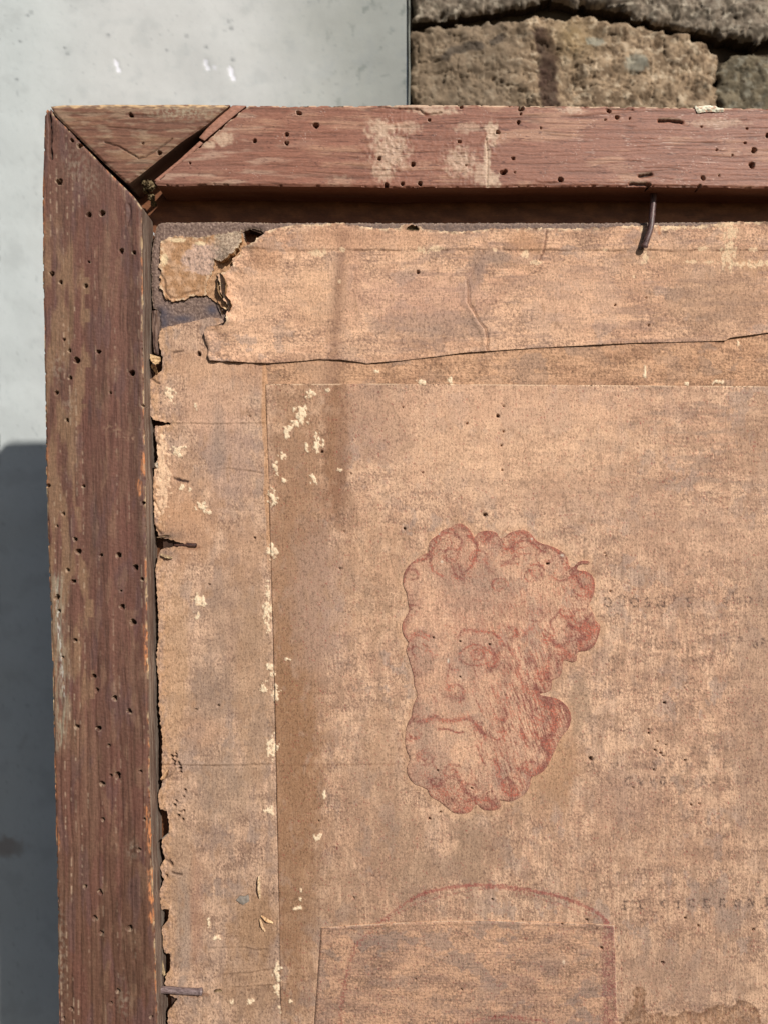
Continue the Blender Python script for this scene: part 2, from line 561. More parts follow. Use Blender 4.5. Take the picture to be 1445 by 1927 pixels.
# -- top rail and the triangular corner block
def t_wood(x, y, seed):
    return wood(x, y, x, y, seed, alb(154, 100, 78), alb(188, 140, 110), alb(112, 69, 52))


GOUGE = [((1240, 227), (1262, 227), (1282, 230)), ((1203, 331), (1214, 330), (1224, 328)), ((1186, 346), (1215, 347))]
CHIPS = [((712, 200), (745, 204), (790, 206), (800, 216), (830, 212)), ((1140, 204), (1190, 206)), ((540, 199), (580, 200)), ((620, 199), (645, 200))]


def t_h(x, y, sd):
    c, h = t_wood(x, y, 33)
    p, _ = pits(x, y, HOLES_T, 22)
    g = 0
    for q in GOUGE:
        g = g + stroke(x, y, q, 2.6) * 7
    for q in CHIPS:
        g = g + stroke(x, y, q, 1.6) * 3.5
    g = g + stroke(x, y, [(914, 262), (917, 300), (915, 350)], 1.2) * 2
    edge = 2.2 * (1 - ss(0, 4 + 2 * pn(x / 30, y / 30, 91), sd)) + 4 * (1 - ss(0, 3.5, sd)) * ss(.15, .4, fbm(x / 14, y / 9, 2, 93))
    pl = ss(-0.05, 0.2, fbm(x / 10, y / 12, 3, 95)) * (blob(x, y, 735, 280, 45, 60) + blob(x, y, 925, 262, 14, 22) * 1.6 + blob(x, y, 865, 300, 40, 45))
    bead = -1.2 * stroke(x, y, [(1010, 340), (1045, 341)], 2)
    return h * 0.75 - p - g - edge + pl * 1.3 - bead


def t_c(x, y, sd):
    c, h = t_wood(x, y, 33)
    c = mix(c, alb(140, 100, 84), ss(600, 300, x + 60 * fbm(x / 60, y / 40, 2, 35)) * 0.45)
    c = mix(c, alb(196, 160, 134), ss(0.05, 0.4, fbm(x / 90, y / 14, 3, 37)) * ss(660, 420, x) * 0.6)
    for (a, b, cc, dd, kk) in [(715, 245, 28, 22, .9), (735, 285, 38, 40, .8), (722, 325, 22, 20, .7), (770, 240, 26, 12, .6), (880, 240, 30, 12, .5),
                               (865, 305, 34, 30, .75), (905, 330, 20, 24, .7), (925, 250, 14, 26, 1.2), (916, 310, 7, 60, 1.2), (928, 340, 14, 16, 1.0),
                               (420, 262, 26, 13, .9), (395, 272, 16, 9, .9), (1075, 206, 26, 8, .8), (820, 208, 50, 8, .9), (1350, 232, 60, 10, .5),
                               (800, 200, 80, 5, .9), (640, 340, 30, 12, .3)]:
        m = np.clip(blob(x, y, a, b, cc, dd) * 1.9 - 0.5 + 1.4 * fbm(x / 9, y / 12, 3, 39), 0, 1)
        m = m * ss(.12, .4, blob(x, y, a, b, cc, dd))
        c = mix(c, alb(208, 172, 142) * (1 + .2 * fbm(x / 3, y / 3, 2, 44))[:, None], m * min(1, kk * 0.95))
    # silvery scratches, pale lines along the grain on the right
    ln = ss(0.93, 0.99, 1 - np.abs(pn(x / 60, y / 3.6, 46))) * ss(0.05, 0.35, fbm(x / 50, y / 20, 2, 47)) * ss(900, 1250, x)
    c = mix(c, alb(226, 190, 168), ln * 0.6)
    cr = ss(0.955, 0.99, 1 - np.abs(fbm(x / 70 + y / 160, y / 8, 2, 48))) * ss(0.0, 0.2, fbm(x / 40, y / 30, 2, 49))
    c = mix(c, alb(96, 56, 46), cr * 0.75)
    e = (1 - ss(0, 5, sd)) * ss(300, 210, y) * ss(-0.15, 0.15, fbm(x / 22, y / 5, 3, 50))
    c = mix(c, alb(232, 196, 160), e * 0.9)
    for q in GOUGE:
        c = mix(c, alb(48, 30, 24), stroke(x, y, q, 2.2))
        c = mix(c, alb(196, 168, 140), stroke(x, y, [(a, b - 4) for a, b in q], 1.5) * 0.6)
    for q in CHIPS:
        c = mix(c, alb(90, 56, 40), stroke(x, y, q, 1.2) * 0.8)
    sp = ss(0.50, 0.62, pn(x / 3.1, y / 2.3, 51)) * ss(0, .3, pn(x / 60, y / 40, 52))
    c = mix(c, alb(234, 206, 186), sp * 0.35 * ss(.1, .3, pn(x / 25, y / 20, 53)))
    _, m = pits(x, y, HOLES_T, 1)
    rim = np.clip(pits(x, y, HOLES_T, 1, 1.7)[1] - m, 0, 1)
    c = mix(c, alb(214, 178, 150), rim * 0.5 * ss(-.1, .3, pn(x / 8, y / 8, 72)))
    c = mix(c, alb(60, 38, 30), m * 0.85)  # hole shade painted in on top of the real pits
    return c


PT = [(470, 198), (600, 198), (800, 197), (1000, 198), (1200, 200), (1445, 203), (2100, 212), (2100, 364), (1445, 354), (1380, 353), (1290, 351),
      (1150, 351), (1000, 351), (900, 352), (760, 353), (700, 352), (600, 350), (470, 349), (400, 348), (330, 350), (296, 348), (292, 343),
      (384, 268), (427, 231), (448, 214)]
xs = axis(284, 2095, 1.6, 0, 1460)
ys = axis(190, 372, 1.5)
sheet('top_rail', PT, xs, ys, 0, t_h, t_c, M_WOODH, frame, edge=lambda x, y: rail_edges(x, y, 2.2, 81), skirt=(74, 12, lambda x, y, t: mix(side_col(x, y, t, 9), alb(140, 84, 54), .75)),
      label='reddish brown top rail with pale scuffs and cracks')

PB = [(96, 200), (120, 198), (300, 196), (434, 197), (412, 215), (388, 235), (340, 268), (290, 309), (260, 333), (243, 345), (236, 342), (194, 304), (158, 268), (125, 236), (103, 214)]
CRK = [(198, 268), (225, 276), (248, 290), (262, 298), (272, 297), (295, 283), (325, 262)]


def b_h(x, y, sd):
    c, h = wood(x, y, x, y, 55, alb(1, 1, 1), alb(1, 1, 1), alb(1, 1, 1))
    p, _ = pits(x, y, HOLES_T, 22)
    return h * 0.9 - p - stroke(x, y, CRK, 1.3) * 3 - 2.5 * (1 - ss(0, 4, sd)) + 1


def b_c(x, y, sd):
    c, h = wood(x, y, x, y, 55, alb(128, 86, 66), alb(158, 120, 90), alb(98, 62, 48))
    c = mix(c, alb(168, 140, 112), ss(.0, .35, fbm(x / 40, y / 10, 3, 56) + .2 * ss(240, 200, y)) * .5)
    c = mix(c, alb(178, 160, 132), blob(x, y, 345, 212, 60, 12) * ss(-.1, .2, fbm(x / 6, y / 5, 3, 57)) * .7)
    c = mix(c, alb(224, 184, 136), ss(206, 199, y + 4 * pn(x / 15, y / 9, 58)) * ss(-.25, .1, fbm(x / 20, y / 6, 2, 59)) * .9)
    c = mix(c, alb(50, 32, 26), stroke(x, y, CRK, 1.1) * .7)
    _, m = pits(x, y, HOLES_T, 1)
    return mix(c, alb(52, 34, 28), m * 0.85)  # painted shade in the holes of the block


sheet('corner_block', PB, axis(88, 440, 1.5), axis(190, 352, 1.5), 0, b_h, b_c, M_WOODH, frame, edge=lambda x, y: rail_edges(x, y, 1.6, 82),
      skirt=(74, 6, lambda x, y, t: mix(side_col(x, y, t, 13), alb(70, 46, 38), .4)), label='triangular corner block held between the two rails')

# -- the two lengths of the loose key in the slot
RED = alb(176, 122, 98)


def k_c(x, y, sd):
    a, b = (x + y * -0.8), (x * 0.8 + y)
    c = const(x, RED) * (1 + .25 * fbm(b / 2.2, a / 60, 3, 101))[:, None]
    return mix(c, alb(120, 74, 60), (1 - ss(0, 2, sd)) * .4)


for k, (poly, dep) in enumerate([([(439, 198), (465, 199), (446, 214), (425, 231), (385, 264), (375, 258), (390, 241), (411, 221)], 7),
                                 ([(377, 264), (384, 268), (342, 304), (295, 341), (290, 338), (336, 301)], 12)]):
    sheet('slot_key', poly, axis(280, 470, 1.6), axis(194, 346, 1.6), dep, lambda x, y, sd: fbm(x / 8, y / 8, 2, 103) * .6 - 1.2 * (1 - ss(0, 3, sd)) + (x - 390) * .02,
          k_c, M_WOODH, frame, skirt=(70, 4, lambda x, y, t: const(x, alb(150, 96, 74))),
          label=('upper length of the reddish key in the corner slot' if k == 0 else 'lower thin length of the reddish key in the corner slot'))


# -- the rebate lips behind the board (the front of the frame, facing the wall)
def slab(name, poly, base, depth, cfun, mat, parent, step=7.0, label=None, bump=1.0):
    p = np.array(poly)
    xs = np.arange(p[:, 0].min() - step, p[:, 0].max() + step, step)
    ys = np.arange(p[:, 1].min() - step, p[:, 1].max() + step, step)
    return sheet(name, poly, xs, ys, base, lambda x, y, sd: fbm(x / 30, y / 30, 2, 140) * bump, lambda x, y, sd: cfun(x, y), mat, parent,
                 skirt=(depth, 3, lambda x, y, t: cfun(x, y)), label=label)


def lip_c(x, y):
    c = mix(const(x, alb(112, 66, 40)), alb(142, 90, 56), ss(-.2, .3, fbm(x / 50, y / 9, 3, 142)))
    return c


s0 = 1 + 72 / F


def ap(pts, s=s0):
    return [(CX + (a - CX) / s, CY + (b - CY) / s) for a, b in pts]


slab('rebate_lip', ap([(130, 236), (2100, 246), (2100, 470), (360, 470), (300, 450), (130, 240)]), 72, 34, lip_c, M_WOODH, frame, 9)
slab('rebate_lip', ap([(128, 244), (297, 452), (355, 474), (372, 2500), (160, 2500), (122, 600)]), 72.5, 34, lambda x, y: lip_c(y, x) * .6, M_WOODV, frame, 9)

# -- small pieces on the frame
def frag_c(x, y, sd):
    return mix(const(x, alb(248, 236, 206)), alb(214, 170, 140), ss(.05, .3, fbm(x / 6, y / 5, 2, 150)))


sheet('plaster_fragment', [(1306, 199), (1318, 200), (1330, 198), (1345, 199), (1352, 203), (1363, 204), (1362, 210), (1350, 211), (1330, 210), (1312, 213), (1308, 206)],
      axis(1300, 1368, 1.4), axis(194, 218, 1.4), -1.5, lambda x, y, sd: 2 * ss(0, 4, sd) + fbm(x / 5, y / 5, 2, 151) * 2, frag_c, M_FLAKE, frame,
      skirt=(5, 1, lambda x, y, t: const(x, alb(220, 190, 160))), label='cream flake of gesso stuck on the top edge')
rng = np.random.RandomState(3)


def ball(name, centre, r, col, mat, parent, seed=0, n=22, squash=(1, 1, 1), rough=.35, label=None):
    u, v = np.meshgrid(np.linspace(0, 2 * np.pi, 2 * n), np.linspace(0, np.pi, n))
    rr = r * (1 + rough * fbm(u * 2 + 5 * v, v * 3, 4, seed))
    rr[:, -1] = rr[:, 0]
    P = np.stack([rr * np.cos(u) * np.sin(v) * squash[0], rr * np.sin(u) * np.sin(v) * squash[1], rr * np.cos(v) * squash[2]], -1).reshape(-1, 3) * U
    idx = np.arange(u.size).reshape(u.shape)
    q = np.stack([idx[:-1, :-1], idx[1:, :-1], idx[1:, 1:], idx[:-1, 1:]], -1).reshape(-1, 4)
    c = col(P[:, 0] / U, P[:, 2] / U)
    return make_obj(name, P + np.array(centre), q, c, mat, parent, label=label)


def fluff(x, y):
    return mix(const(x, alb(92, 74, 52)), alb(150, 130, 96), ss(-.1, .3, fbm(x / 3, y / 3, 3, 160)))


for i, (px, py, d, r) in enumerate([(283, 350, 22, 8), (276, 357, 30, 6), (286, 372, 34, 6), (290, 383, 42, 5), (272, 344, 24, 5)]):
    ball('dust_clump', at(px, py, d), r, fluff, M_BOARD, frame, 30 + i, rough=1.2, label='dusty fluff caught in the corner gap' if i == 0 else None)

# ================================================================ THE BACKING BOARD AND ITS PAPERS
board = thing('backing_panel', 'backing panel pasted with stained torn brown papers, a red chalk bearded head on them', 'panel', at(700, 1900, D_BOARD + 10))

LIGHT, MID, DARK, GREY = alb(232, 186, 150), alb(208, 162, 130), alb(154, 118, 98), alb(176, 148, 130)


def paper(x, y, seed, vertical=True, light=LIGHT, mid=MID, dark=DARK, grey=GREY, tone=0.0, fleck=1.0):
    sx, sy = (1.0, 2.2) if vertical else (2.4, 1.0)
    q = 0.0 if vertical else 1.0
    n1 = fbm(x / 190, y / 170, 3, seed)
    n2 = fbm(x / (26 * sx), y / (26 * sy), 3, seed + 3)
    # faint weave of the laid mould, both ways
    n6 = pn(x / 2.6, y / 46, seed + 13) * (.6 - .3 * q) + pn(x / 46, y / 2.8, seed + 14) * (.35 + .4 * q)
    n4 = fbm(x / 3.0, y / 3.4, 2, seed + 9, .7)
    c = mix(const(x, mid), light, ss(-0.30, 0.30, n1 * .7 + n2 * .8 + n6 * .25 + n4 * .3 + tone + .06))
    # paler islands where the surface is clean
    c = mix(c, light * np.array([1.06, 1.04, 1.0]), ss(0.10, 0.17, fbm(x / 50, y / 44, 4, seed + 23, .6) + .08 * n4 + .05 * n6) * 0.32)
    # dashes of worn print and dirt, gathered in uneven rows
    clus = fbm(x / 70, y / 26, 3, seed + 18)
    a3 = fbm(x / (2.7 + 3 * q), y / (6.2 - 3 * q), 2, seed + 6, .7)
    f = ss(0.02, 0.20, a3 + .7 * clus + .12 * n6 - .04)
    c = mix(c, dark, f * 0.62 * fleck)
    b3 = ss(0.24, 0.36, fbm(x / 4.0, y / 4.6, 2, seed + 27, .6) + .35 * clus)
    c = mix(c, alb(122, 90, 76), b3 * 0.5 * fleck)
    # flat grey-tan damp patches, edges fairly crisp, wiping the speckle out
    g = fbm(x / (44 * sx ** .4), y / (44 * sy ** .4), 4, seed + 15, .6)
    gm = ss(0.085, 0.15, g + .05 * n4 + .15 * n1)
    c = mix(c, grey * (1 + .05 * n4 + .06 * n6)[:, None], gm * (.25 + .35 * ss(-.1, .3, fbm(x / 160, y / 160, 2, seed + 33))))
    st = fbm(x / (3 + 60 * q), y / (60 - 57 * q), 2, seed + 41)
    c = c * (1 + 0.14 * n4 + .11 * n6 + .16 * st)[:, None]
    return c


def cream(x, y, L, c, seed=200, colour=(255, 226, 186), k=0.97):
    for (a, b, rx, ry) in L:
        w = (abs(x - a) < rx * 2.2 + 3) & (abs(y - b) < ry * 2.2 + 3)
        if not w.any():
            continue
        xx, yy = x[w], y[w]
        d = np.sqrt(((xx - a) / rx) ** 2 + ((yy - b) / ry) ** 2)
        m = 1 - ss(0.86, 1.0, d + 1.5 * fbm(xx / 7, yy / 9, 3, seed) + .10)
        cc = c[w]
        cr = mix(const(xx, alb(*colour)), alb(244, 200, 158), ss(-.1, .35, fbm(xx / 5, yy / 5, 2, seed + 1)) * .7)
        c[w] = mix(cc, cr, m * k)
    return c


def flake_h(x, y, L, seed=200):
    h = np.zeros(x.shape)
    for (a, b, rx, ry) in L:
        w = (abs(x - a) < rx * 2.2 + 3) & (abs(y - b) < ry * 2.2 + 3)
        if w.any():
            xx, yy = x[w], y[w]
            d = np.sqrt(((xx - a) / rx) ** 2 + ((yy - b) / ry) ** 2)
            h[w] = np.maximum(h[w], 1 - ss(0.86, 1.0, d + 1.5 * fbm(xx / 7, yy / 9, 3, seed) + .10))
    return h * 1.3


FL = [(585, 741, 9, 7), (567, 782, 12, 18), (556, 797, 8, 6), (541, 812, 8, 11), (598, 835, 9, 17), (578, 841, 5, 8), (591, 903, 7, 9), (532, 858, 6, 7),
      (520, 880, 6, 12), (515, 937, 9, 14), (512, 1037, 9, 15), (519, 1040, 6, 6), (505, 1115, 4, 18), (503, 1150, 8, 20), (506, 1182, 4, 9), (510, 1255, 8, 8), (541, 1241, 8, 2.4),
      (497, 1293, 6, 10), (520, 1305, 7, 13), (512, 1270, 5, 6), (514, 1408, 11, 20), (508, 1526, 9, 8), (597, 1574, 9, 7), (610, 1497, 3.5, 7), (523, 1830, 7, 22),
      (522, 1862, 6, 11), (377, 1130, 10, 14), (374, 1157, 6, 7), (380, 953, 11, 8), (394, 964, 7, 5), (320, 742, 9, 13), (336, 848, 12, 9),
      (561, 1708, 9, 3.5), (566, 1692, 3, 5), (567, 1676, 2.5, 4), (793, 718, 8, 5), (846, 716, 5, 6), (708, 700, 6, 4), (1388, 648, 3, 5), (1213, 705, 3, 14), (1292, 722, 4, 4), (1350, 718, 10, 4),
      (535, 905, 6, 4), (640, 884, 5, 3), (617, 736, 4, 4), (344, 916, 5, 6), (358, 920, 4, 4), (437, 1885, 4, 6), (471, 1885, 6, 7), (478, 1882, 3, 3), (393, 1735, 4, 8),
      (408, 1765, 6, 6), (525, 1895, 3, 4), (549, 1885, 5, 3), (528, 1905, 2.5, 3), (370, 765, 4, 6)]

# chalk arc seen through the sheets, and water stain
ARC = smooth_pts([(636, 1985), (641, 1915), (650, 1845), (662, 1800), (682, 1765), (710, 1738), (745, 1712), (790, 1684), (840, 1671), (890, 1666), (950, 1668), (1010, 1678), (1060, 1690),
                  (1100, 1706), (1130, 1722), (1143, 1738)], 3, False)
ARC_R = [(1139, 1738), (1145, 1790), (1147, 1860), (1150, 1990)]
ARC_B = [(870, 1932), (900, 1917), (950, 1913), (1000, 1917), (1040, 1925)]


def chalk(c, x, y, dens, seed=300, red=(160, 70, 66)):
    g = fbm(x / 3.0, y / 3.6, 2, seed, .6)
    return mix(c, alb(*red), ss(.35, .85, np.clip(dens, 0, 1.05) + 1.0 * g + .35 * fbm(x / 16, y / 16, 2, seed + 5)) * .6)


# stroke letters of the print showing through (0..1 boxes)
def glyph(ch):
    G = {'O': [[(.5 + .42 * math.cos(a), .5 + .5 * math.sin(a)) for a in np.linspace(0, 2 * math.pi, 13)]],
         'C': [[(.85, .12), (.5, 0), (.15, .2), (.05, .5), (.15, .8), (.5, 1), (.9, .85)]],
         'D': [[(.15, .12), (.5, 0), (.85, .2), (.95, .5), (.85, .8), (.5, 1), (.1, .85)]],
         'S': [[(.1, .1), (.5, 0), (.9, .2), (.7, .45), (.35, .6), (.1, .8), (.5, 1), (.9, .9)]],
         'Z': [[(.9, .1), (.5, 0), (.1, .2), (.3, .45), (.7, .6), (.9, .8), (.5, 1), (.1, .9)]],
         'I': [[(.2, 0), (.8, 0)], [(.5, 0), (.5, 1)], [(.2, 1), (.8, 1)]],
         'T': [[(0, .15), (0, 0), (1, 0), (1, .15)], [(.5, 0), (.5, 1)], [(.25, 1), (.75, 1)]],
         'E': [[(.95, .2), (.95, 0), (.1, 0)], [(.3, 0), (.3, 1)], [(.3, .5), (.7, .5)], [(.1, 1), (.95, 1), (.95, .8)]],
         'F': [[(.05, .2), (.05, 0), (.9, 0)], [(.7, 0), (.7, 1)], [(.7, .5), (.3, .5)], [(.9, 1), (.05, 1), (.05, .8)]],
         'N': [[(.15, 1), (.15, 0), (.85, 1), (.85, 0)]],
         'R': [[(.8, 1), (.8, 0), (.3, 0), (.15, .25), (.3, .5), (.8, .5)], [(.45, .5), (.1, 1)]],
         'V': [[(0, 0), (.5, 1), (1, 0)], [(-.1, 0), (.2, 0)], [(.8, 0), (1.1, 0)]],
         ',': [[(.3, 0), (.7, .05), (.75, .3), (.4, .5)]],
         '.': [[(.4, .9), (.6, 1)]],
         'i': [[(.5, .4), (.5, 1)]], 'l': [[(.5, 0), (.5, 1)]],
         'o': [[(.5 + .3 * math.cos(a), .7 + .3 * math.sin(a)) for a in np.linspace(0, 2 * math.pi, 9)]]}
    return G.get(ch, [])


TEXT = [('D', 1110, 1122, 9, 11, .35), ('O', 1135, 1125, 15, 17, .75), ('I', 1161, 1122, 8, 18, .4), ('T', 1169, 1122, 10, 18, .45), ('O', 1185, 1125, 17, 17, .75),
        ('Z', 1213, 1125, 10, 17, .6), ('F', 1236, 1124, 19, 17, .6), (',', 1263, 1121, 10, 16, .7), ('Z', 1291, 1124, 10, 17, .6), ('I', 1318, 1123, 8, 16, .35),
        ('E', 1338, 1116, 10, 14, .3), ('O', 1360, 1125, 9, 10, .55), ('T', 1373, 1116, 12, 14, .45), ('D', 1402, 1123, 12, 11, .55), ('E', 1384, 1126, 8, 10, .35), ('o', 1424, 1117, 14, 16, .35),
        ('Z', 1104, 1437, 8, 11, .3), ('O', 1110, 1437, 7, 10, .4), ('V', 1148, 1436, 14, 11, .4), ('S', 1176, 1436, 10, 11, .25), ('T', 1192, 1436, 9, 11, .35), ('N', 1204, 1434, 12, 12, .4),
        ('I', 1217, 1434, 8, 12, .4), ('E', 1226, 1435, 8, 11, .35), ('I', 1248, 1436, 8, 14, .35), ('S', 1260, 1434, 7, 11, .45), ('R', 1290, 1437, 10, 11, .3),
        ('N', 1312, 1434, 10, 12, .35), ('I', 1325, 1434, 7, 12, .35), ('E', 1358, 1432, 9, 12, .35), ('R', 1370, 1432, 9, 12, .35), ('C', 1396, 1431, 10, 12, .4),
        ('R', 1122, 1464, 10, 13, .3), ('A', 1144, 1464, 10, 12, .3), ('V', 1144, 1464, 10, 12, .3), ('C', 1175, 1463, 13, 14, .6), ('V', 1199, 1463, 12, 14, .5), ('V', 1221, 1461, 12, 15, .5),
        ('O', 1242, 1462, 10, 14, .7), ('T', 1263, 1462, 11, 14, .4), ('V', 1283, 1463, 9, 13, .35), ('E', 1318, 1462, 9, 13, .35), ('S', 1340, 1462, 8, 13, .3), ('C', 1362, 1462, 10, 10, .35),
        ('I', 1383, 1460, 8, 13, .35), ('E', 1400, 1460, 9, 13, .35), ('I', 1420, 1460, 9, 12, .35),
        ('I', 1168, 1696, 13, 15, .8), ('I', 1197, 1694, 13, 15, .85), ('C', 1243, 1694, 12, 14, .85), ('I', 1270, 1693, 11, 15, .9), ('C', 1295, 1693, 12, 14, .7), ('E', 1321, 1692, 14, 15, .9),
        ('R', 1352, 1692, 12, 15, .9), ('O', 1381, 1692, 11, 15, .95), ('N', 1406, 1691, 14, 14, .85), ('I', 1437, 1690, 12, 15, .8), ('E', 1466, 1690, 12, 15, .8), ('S', 1492, 1690, 12, 15, .8),
        ('T', 1330, 1655, 10, 11, .3), ('O', 1345, 1655, 9, 11, .3), ('I', 1262, 1655, 9, 11, .25), ('S', 1420, 1655, 9, 14, .5),
        ('Z', 1238, 1209, 9, 11, .4), ('I', 1250, 1209, 8, 11, .4), ('E', 1262, 1209, 9, 11, .45), ('N', 1274, 1209, 9, 11, .4), ('I', 1300, 1208, 8, 10, .35), ('T', 1312, 1208, 9, 10, .35),
        ('O', 1416, 1207, 9, 12, .6), ('D', 1431, 1202, 7, 9, .6), ('I', 1362, 1201, 8, 6, .4), ('E', 1384, 1200, 12, 7, .4), ('N', 1210, 1209, 8, 10, .25),
        ('T', 1298, 1406, 10, 14, .4), ('I', 1312, 1404, 10, 13, .35), ('T', 1338, 1404, 12, 14, .4), ('N', 1362, 1404, 8, 13, .3), ('I', 1404, 1398, 8, 13, .35), ('I', 1426, 1402, 10, 14, .3)]


def print_through(c, x, y):
    m = np.zeros(x.shape)
    for ch, x0, y0, w, h, k in TEXT:
        for pl in glyph(ch):
            m = np.maximum(m, stroke(x, y, [(x0 + a * w, y0 + b * h) for a, b in pl], 1.9) * min(1, k * 1.6))
    m = np.maximum(m, stroke(x, y, [(1122, 1159.5), (1216, 1160)], 1.4) * .55)
    m = np.maximum(m, stroke(x, y, [(1258, 1159), (1318, 1160), (1375, 1159), (1500, 1159)], 1.4) * .5)
    # rows of small print too worn to read
    for y0, x0, x1, k in [(1180, 1150, 1430, .3), (1245, 1130, 1440, .32), (1275, 1110, 1440, .35), (1300, 1090, 1445, .35), (1345, 1180, 1445, .3), (1375, 1150, 1445, .3), (1500, 1200, 1445, .3),
                          (1545, 1300, 1500, .35), (1575, 1240, 1500, .35), (1600, 1000, 1500, .3), (1640, 900, 1500, .35), (1665, 1180, 1500, .3), (965, 1090, 1445, .25), (1010, 1120, 1445, .25),
                          (1040, 1150, 1445, .28), (1085, 1130, 1445, .28), (905, 740, 1200, .3), (1870, 1180, 1320, .3)]:
        b = ss(7.5, 4, abs(y - y0)) * ss(x0 - 8, x0 + 8, x) * ss(x1 + 8, x1 - 8, x)
        q = 1.5 * ss(.06, .26, fbm(x / 4.2, y / 7, 2, int(y0))) * ss(-.35, .1, pn(x / 15, y / 40, int(y0) + 1))
        m = np.maximum(m, b * q * k)
    m = m * ss(-.38, .16, fbm(x / 3.6, y / 3.6, 2, 222))
    return mix(c, alb(92, 72, 64), m)


STAIN = smooth_pts([(1172, 1985), (1173, 1925), (1184, 1905), (1195, 1882), (1189, 1866), (1195, 1859), (1208, 1859), (1214, 1868), (1211, 1880), (1215, 1905), (1228, 1908), (1242, 1906), (1250, 1912), (1275, 1912),
                    (1284, 1904), (1305, 1903), (1318, 1908), (1335, 1897), (1355, 1891), (1372, 1898), (1388, 1884), (1400, 1884), (1418, 1894), (1429, 1910), (1430, 1930), (1440, 1985)], 3)

TONES_C = [  # (x, y, rx, ry, colour, strength)
    (560, 1080, 62, 460, (172, 128, 96), .75), (550, 1500, 55, 420, (166, 122, 88), .75), (600, 1130, 55, 150, (186, 150, 128), .6), (690, 780, 60, 55, (186, 146, 120), .6), (715, 830, 70, 40, (186, 146, 122), .55),
    (640, 930, 16, 60, (140, 102, 82), .55), (660, 960, 12, 50, (150, 112, 90), .35), (632, 820, 26, 160, (156, 112, 84), .75), (980, 830, 240, 110, (238, 188, 148), .45), (1120, 930, 170, 40, (192, 150, 122), .4),
    (1040, 1440, 50, 75, (188, 142, 106), .7), (1010, 1500, 60, 45, (184, 142, 110), .5), (885, 1600, 34, 70, (166, 132, 106), .7), (935, 1590, 24, 50, (166, 128, 102), .5), (1430, 1300, 55, 300, (172, 136, 112), .55),
    (1440, 830, 60, 90, (178, 138, 110), .5), (1180, 1500, 60, 60, (188, 148, 124), .4), (700, 1500, 60, 130, (186, 146, 116), .45), (1370, 1732, 26, 22, (172, 142, 122), .8), (1090, 1330, 22, 50, (166, 136, 110), .5),
    (640, 1700, 60, 90, (186, 146, 116), .4), (1290, 1830, 120, 50, (186, 150, 124), .45), (720, 1390, 30, 70, (206, 160, 124), .4), (810, 1640, 50, 34, (170, 136, 110), .5), (1230, 1600, 160, 30, (196, 152, 122), .35),
    (760, 1620, 40, 100, (176, 140, 112), .45), (1335, 1680, 34, 16, (172, 140, 118), .5), (700, 1080, 70, 120, (206, 160, 122), .35), (980, 760, 300, 40, (226, 176, 142), .35), (1300, 1010, 150, 60, (202, 158, 128), .4)]


def tones(c, x, y, L, seed):
    for (a, b, rx, ry, col, k) in L:
        w = blob(x, y, a, b, rx, ry)
        m = ss(0.12, 0.75, w + 0.45 * fbm(x / 22, y / 34, 4, seed) + .05)
        c = mix(c, alb(*col) * (1 + .12 * fbm(x / 3, y / 7, 2, seed + 1))[:, None], m * k)
    return c


def wave(x, y, seed, amp=1.0):
    return amp * (fbm(x / 120, y / 140, 2, seed) * 3 + fbm(x / 34, y / 50, 2, seed + 3) * 0.8 + fbm(x / 5, y / 7, 2, seed + 5) * 0.22 + pn(x / 2.5, y / 9, seed + 8) * .12)


# -- head cut from another drawing
HZ = [(245, 240), (247, 205), (265, 175), (300, 150), (320, 128), (350, 112), (380, 105), (400, 88), (430, 80), (460, 92), (490, 115), (508, 145), (520, 165), (545, 138), (580, 126), (620, 126), (655, 138), (668, 162), (678, 172), (700, 163), (730, 140), (770, 124),
      (810, 120), (850, 133), (880, 165), (895, 185), (930, 203), (975, 215), (1020, 235), (1060, 260), (1085, 300), (1090, 332), (1110, 347), (1128, 336), (1145, 315), (1175, 306), (1210, 309), (1214, 326), (1180, 325), (1152, 332), (1140, 352), (1152, 365),
      (1190, 368), (1230, 395), (1247, 440), (1243, 500), (1225, 545), (1208, 580), (1230, 610), (1245, 640), (1248, 665), (1275, 690), (1280, 720), (1262, 780), (1240, 825), (1200, 850), (1150, 855), (1138, 880), (1138, 908), (1115, 920), (1080, 908), (1057, 912),
      (1052, 950), (1045, 990), (1025, 1015), (990, 1027), (988, 1060), (982, 1088), (950, 1103), (915, 1110), (932, 1122), (980, 1130), (1030, 1145), (1075, 1180), (1100, 1225), (1103, 1275), (1085, 1325), (1050, 1365), (1025, 1410), (1000, 1465), (970, 1530),
      (940, 1575), (900, 1600), (868, 1612), (858, 1640), (850, 1680), (820, 1720), (780, 1745), (730, 1762), (672, 1752), (682, 1785), (665, 1808), (630, 1815), (580, 1812), (555, 1795), (540, 1780), (520, 1787), (508, 1810), (490, 1828), (450, 1835), (400, 1830),
      (365, 1805), (330, 1775), (300, 1755), (270, 1740), (248, 1715), (240, 1690), (200, 1670), (160, 1655), (125, 1610), (113, 1555), (135, 1505), (115, 1460), (103, 1400), (110, 1320), (125, 1275), (145, 1240), (150, 1190), (172, 1135), (178, 1108), (160, 1060),
      (155, 1000), (135, 930), (120, 880), (110, 845), (124, 800), (97, 760), (84, 710), (95, 665), (117, 630), (128, 600), (118, 540), (113, 500), (93, 455), (95, 390), (120, 340), (165, 300), (210, 270), (240, 258)]
HEAD = smooth_pts([(730 + a / 3.2116, 960 + b / 3.2116) for a, b in HZ], 2)



CREASE_C = [[(516, 1440), (760, 1437)], [(620, 727), (624, 960)], [(640, 833), (720, 828)]]


def c_h(x, y, sd):
    p, _ = pits(x, y, HOLES_P, 8, .25)
    h = wave(x, y, 230, .5) - p
    h = h - stroke(x, y, [(625, 700), (640, 790), (630, 960)], 10) * 1.0
    return h + flake_h(x, y, FL)


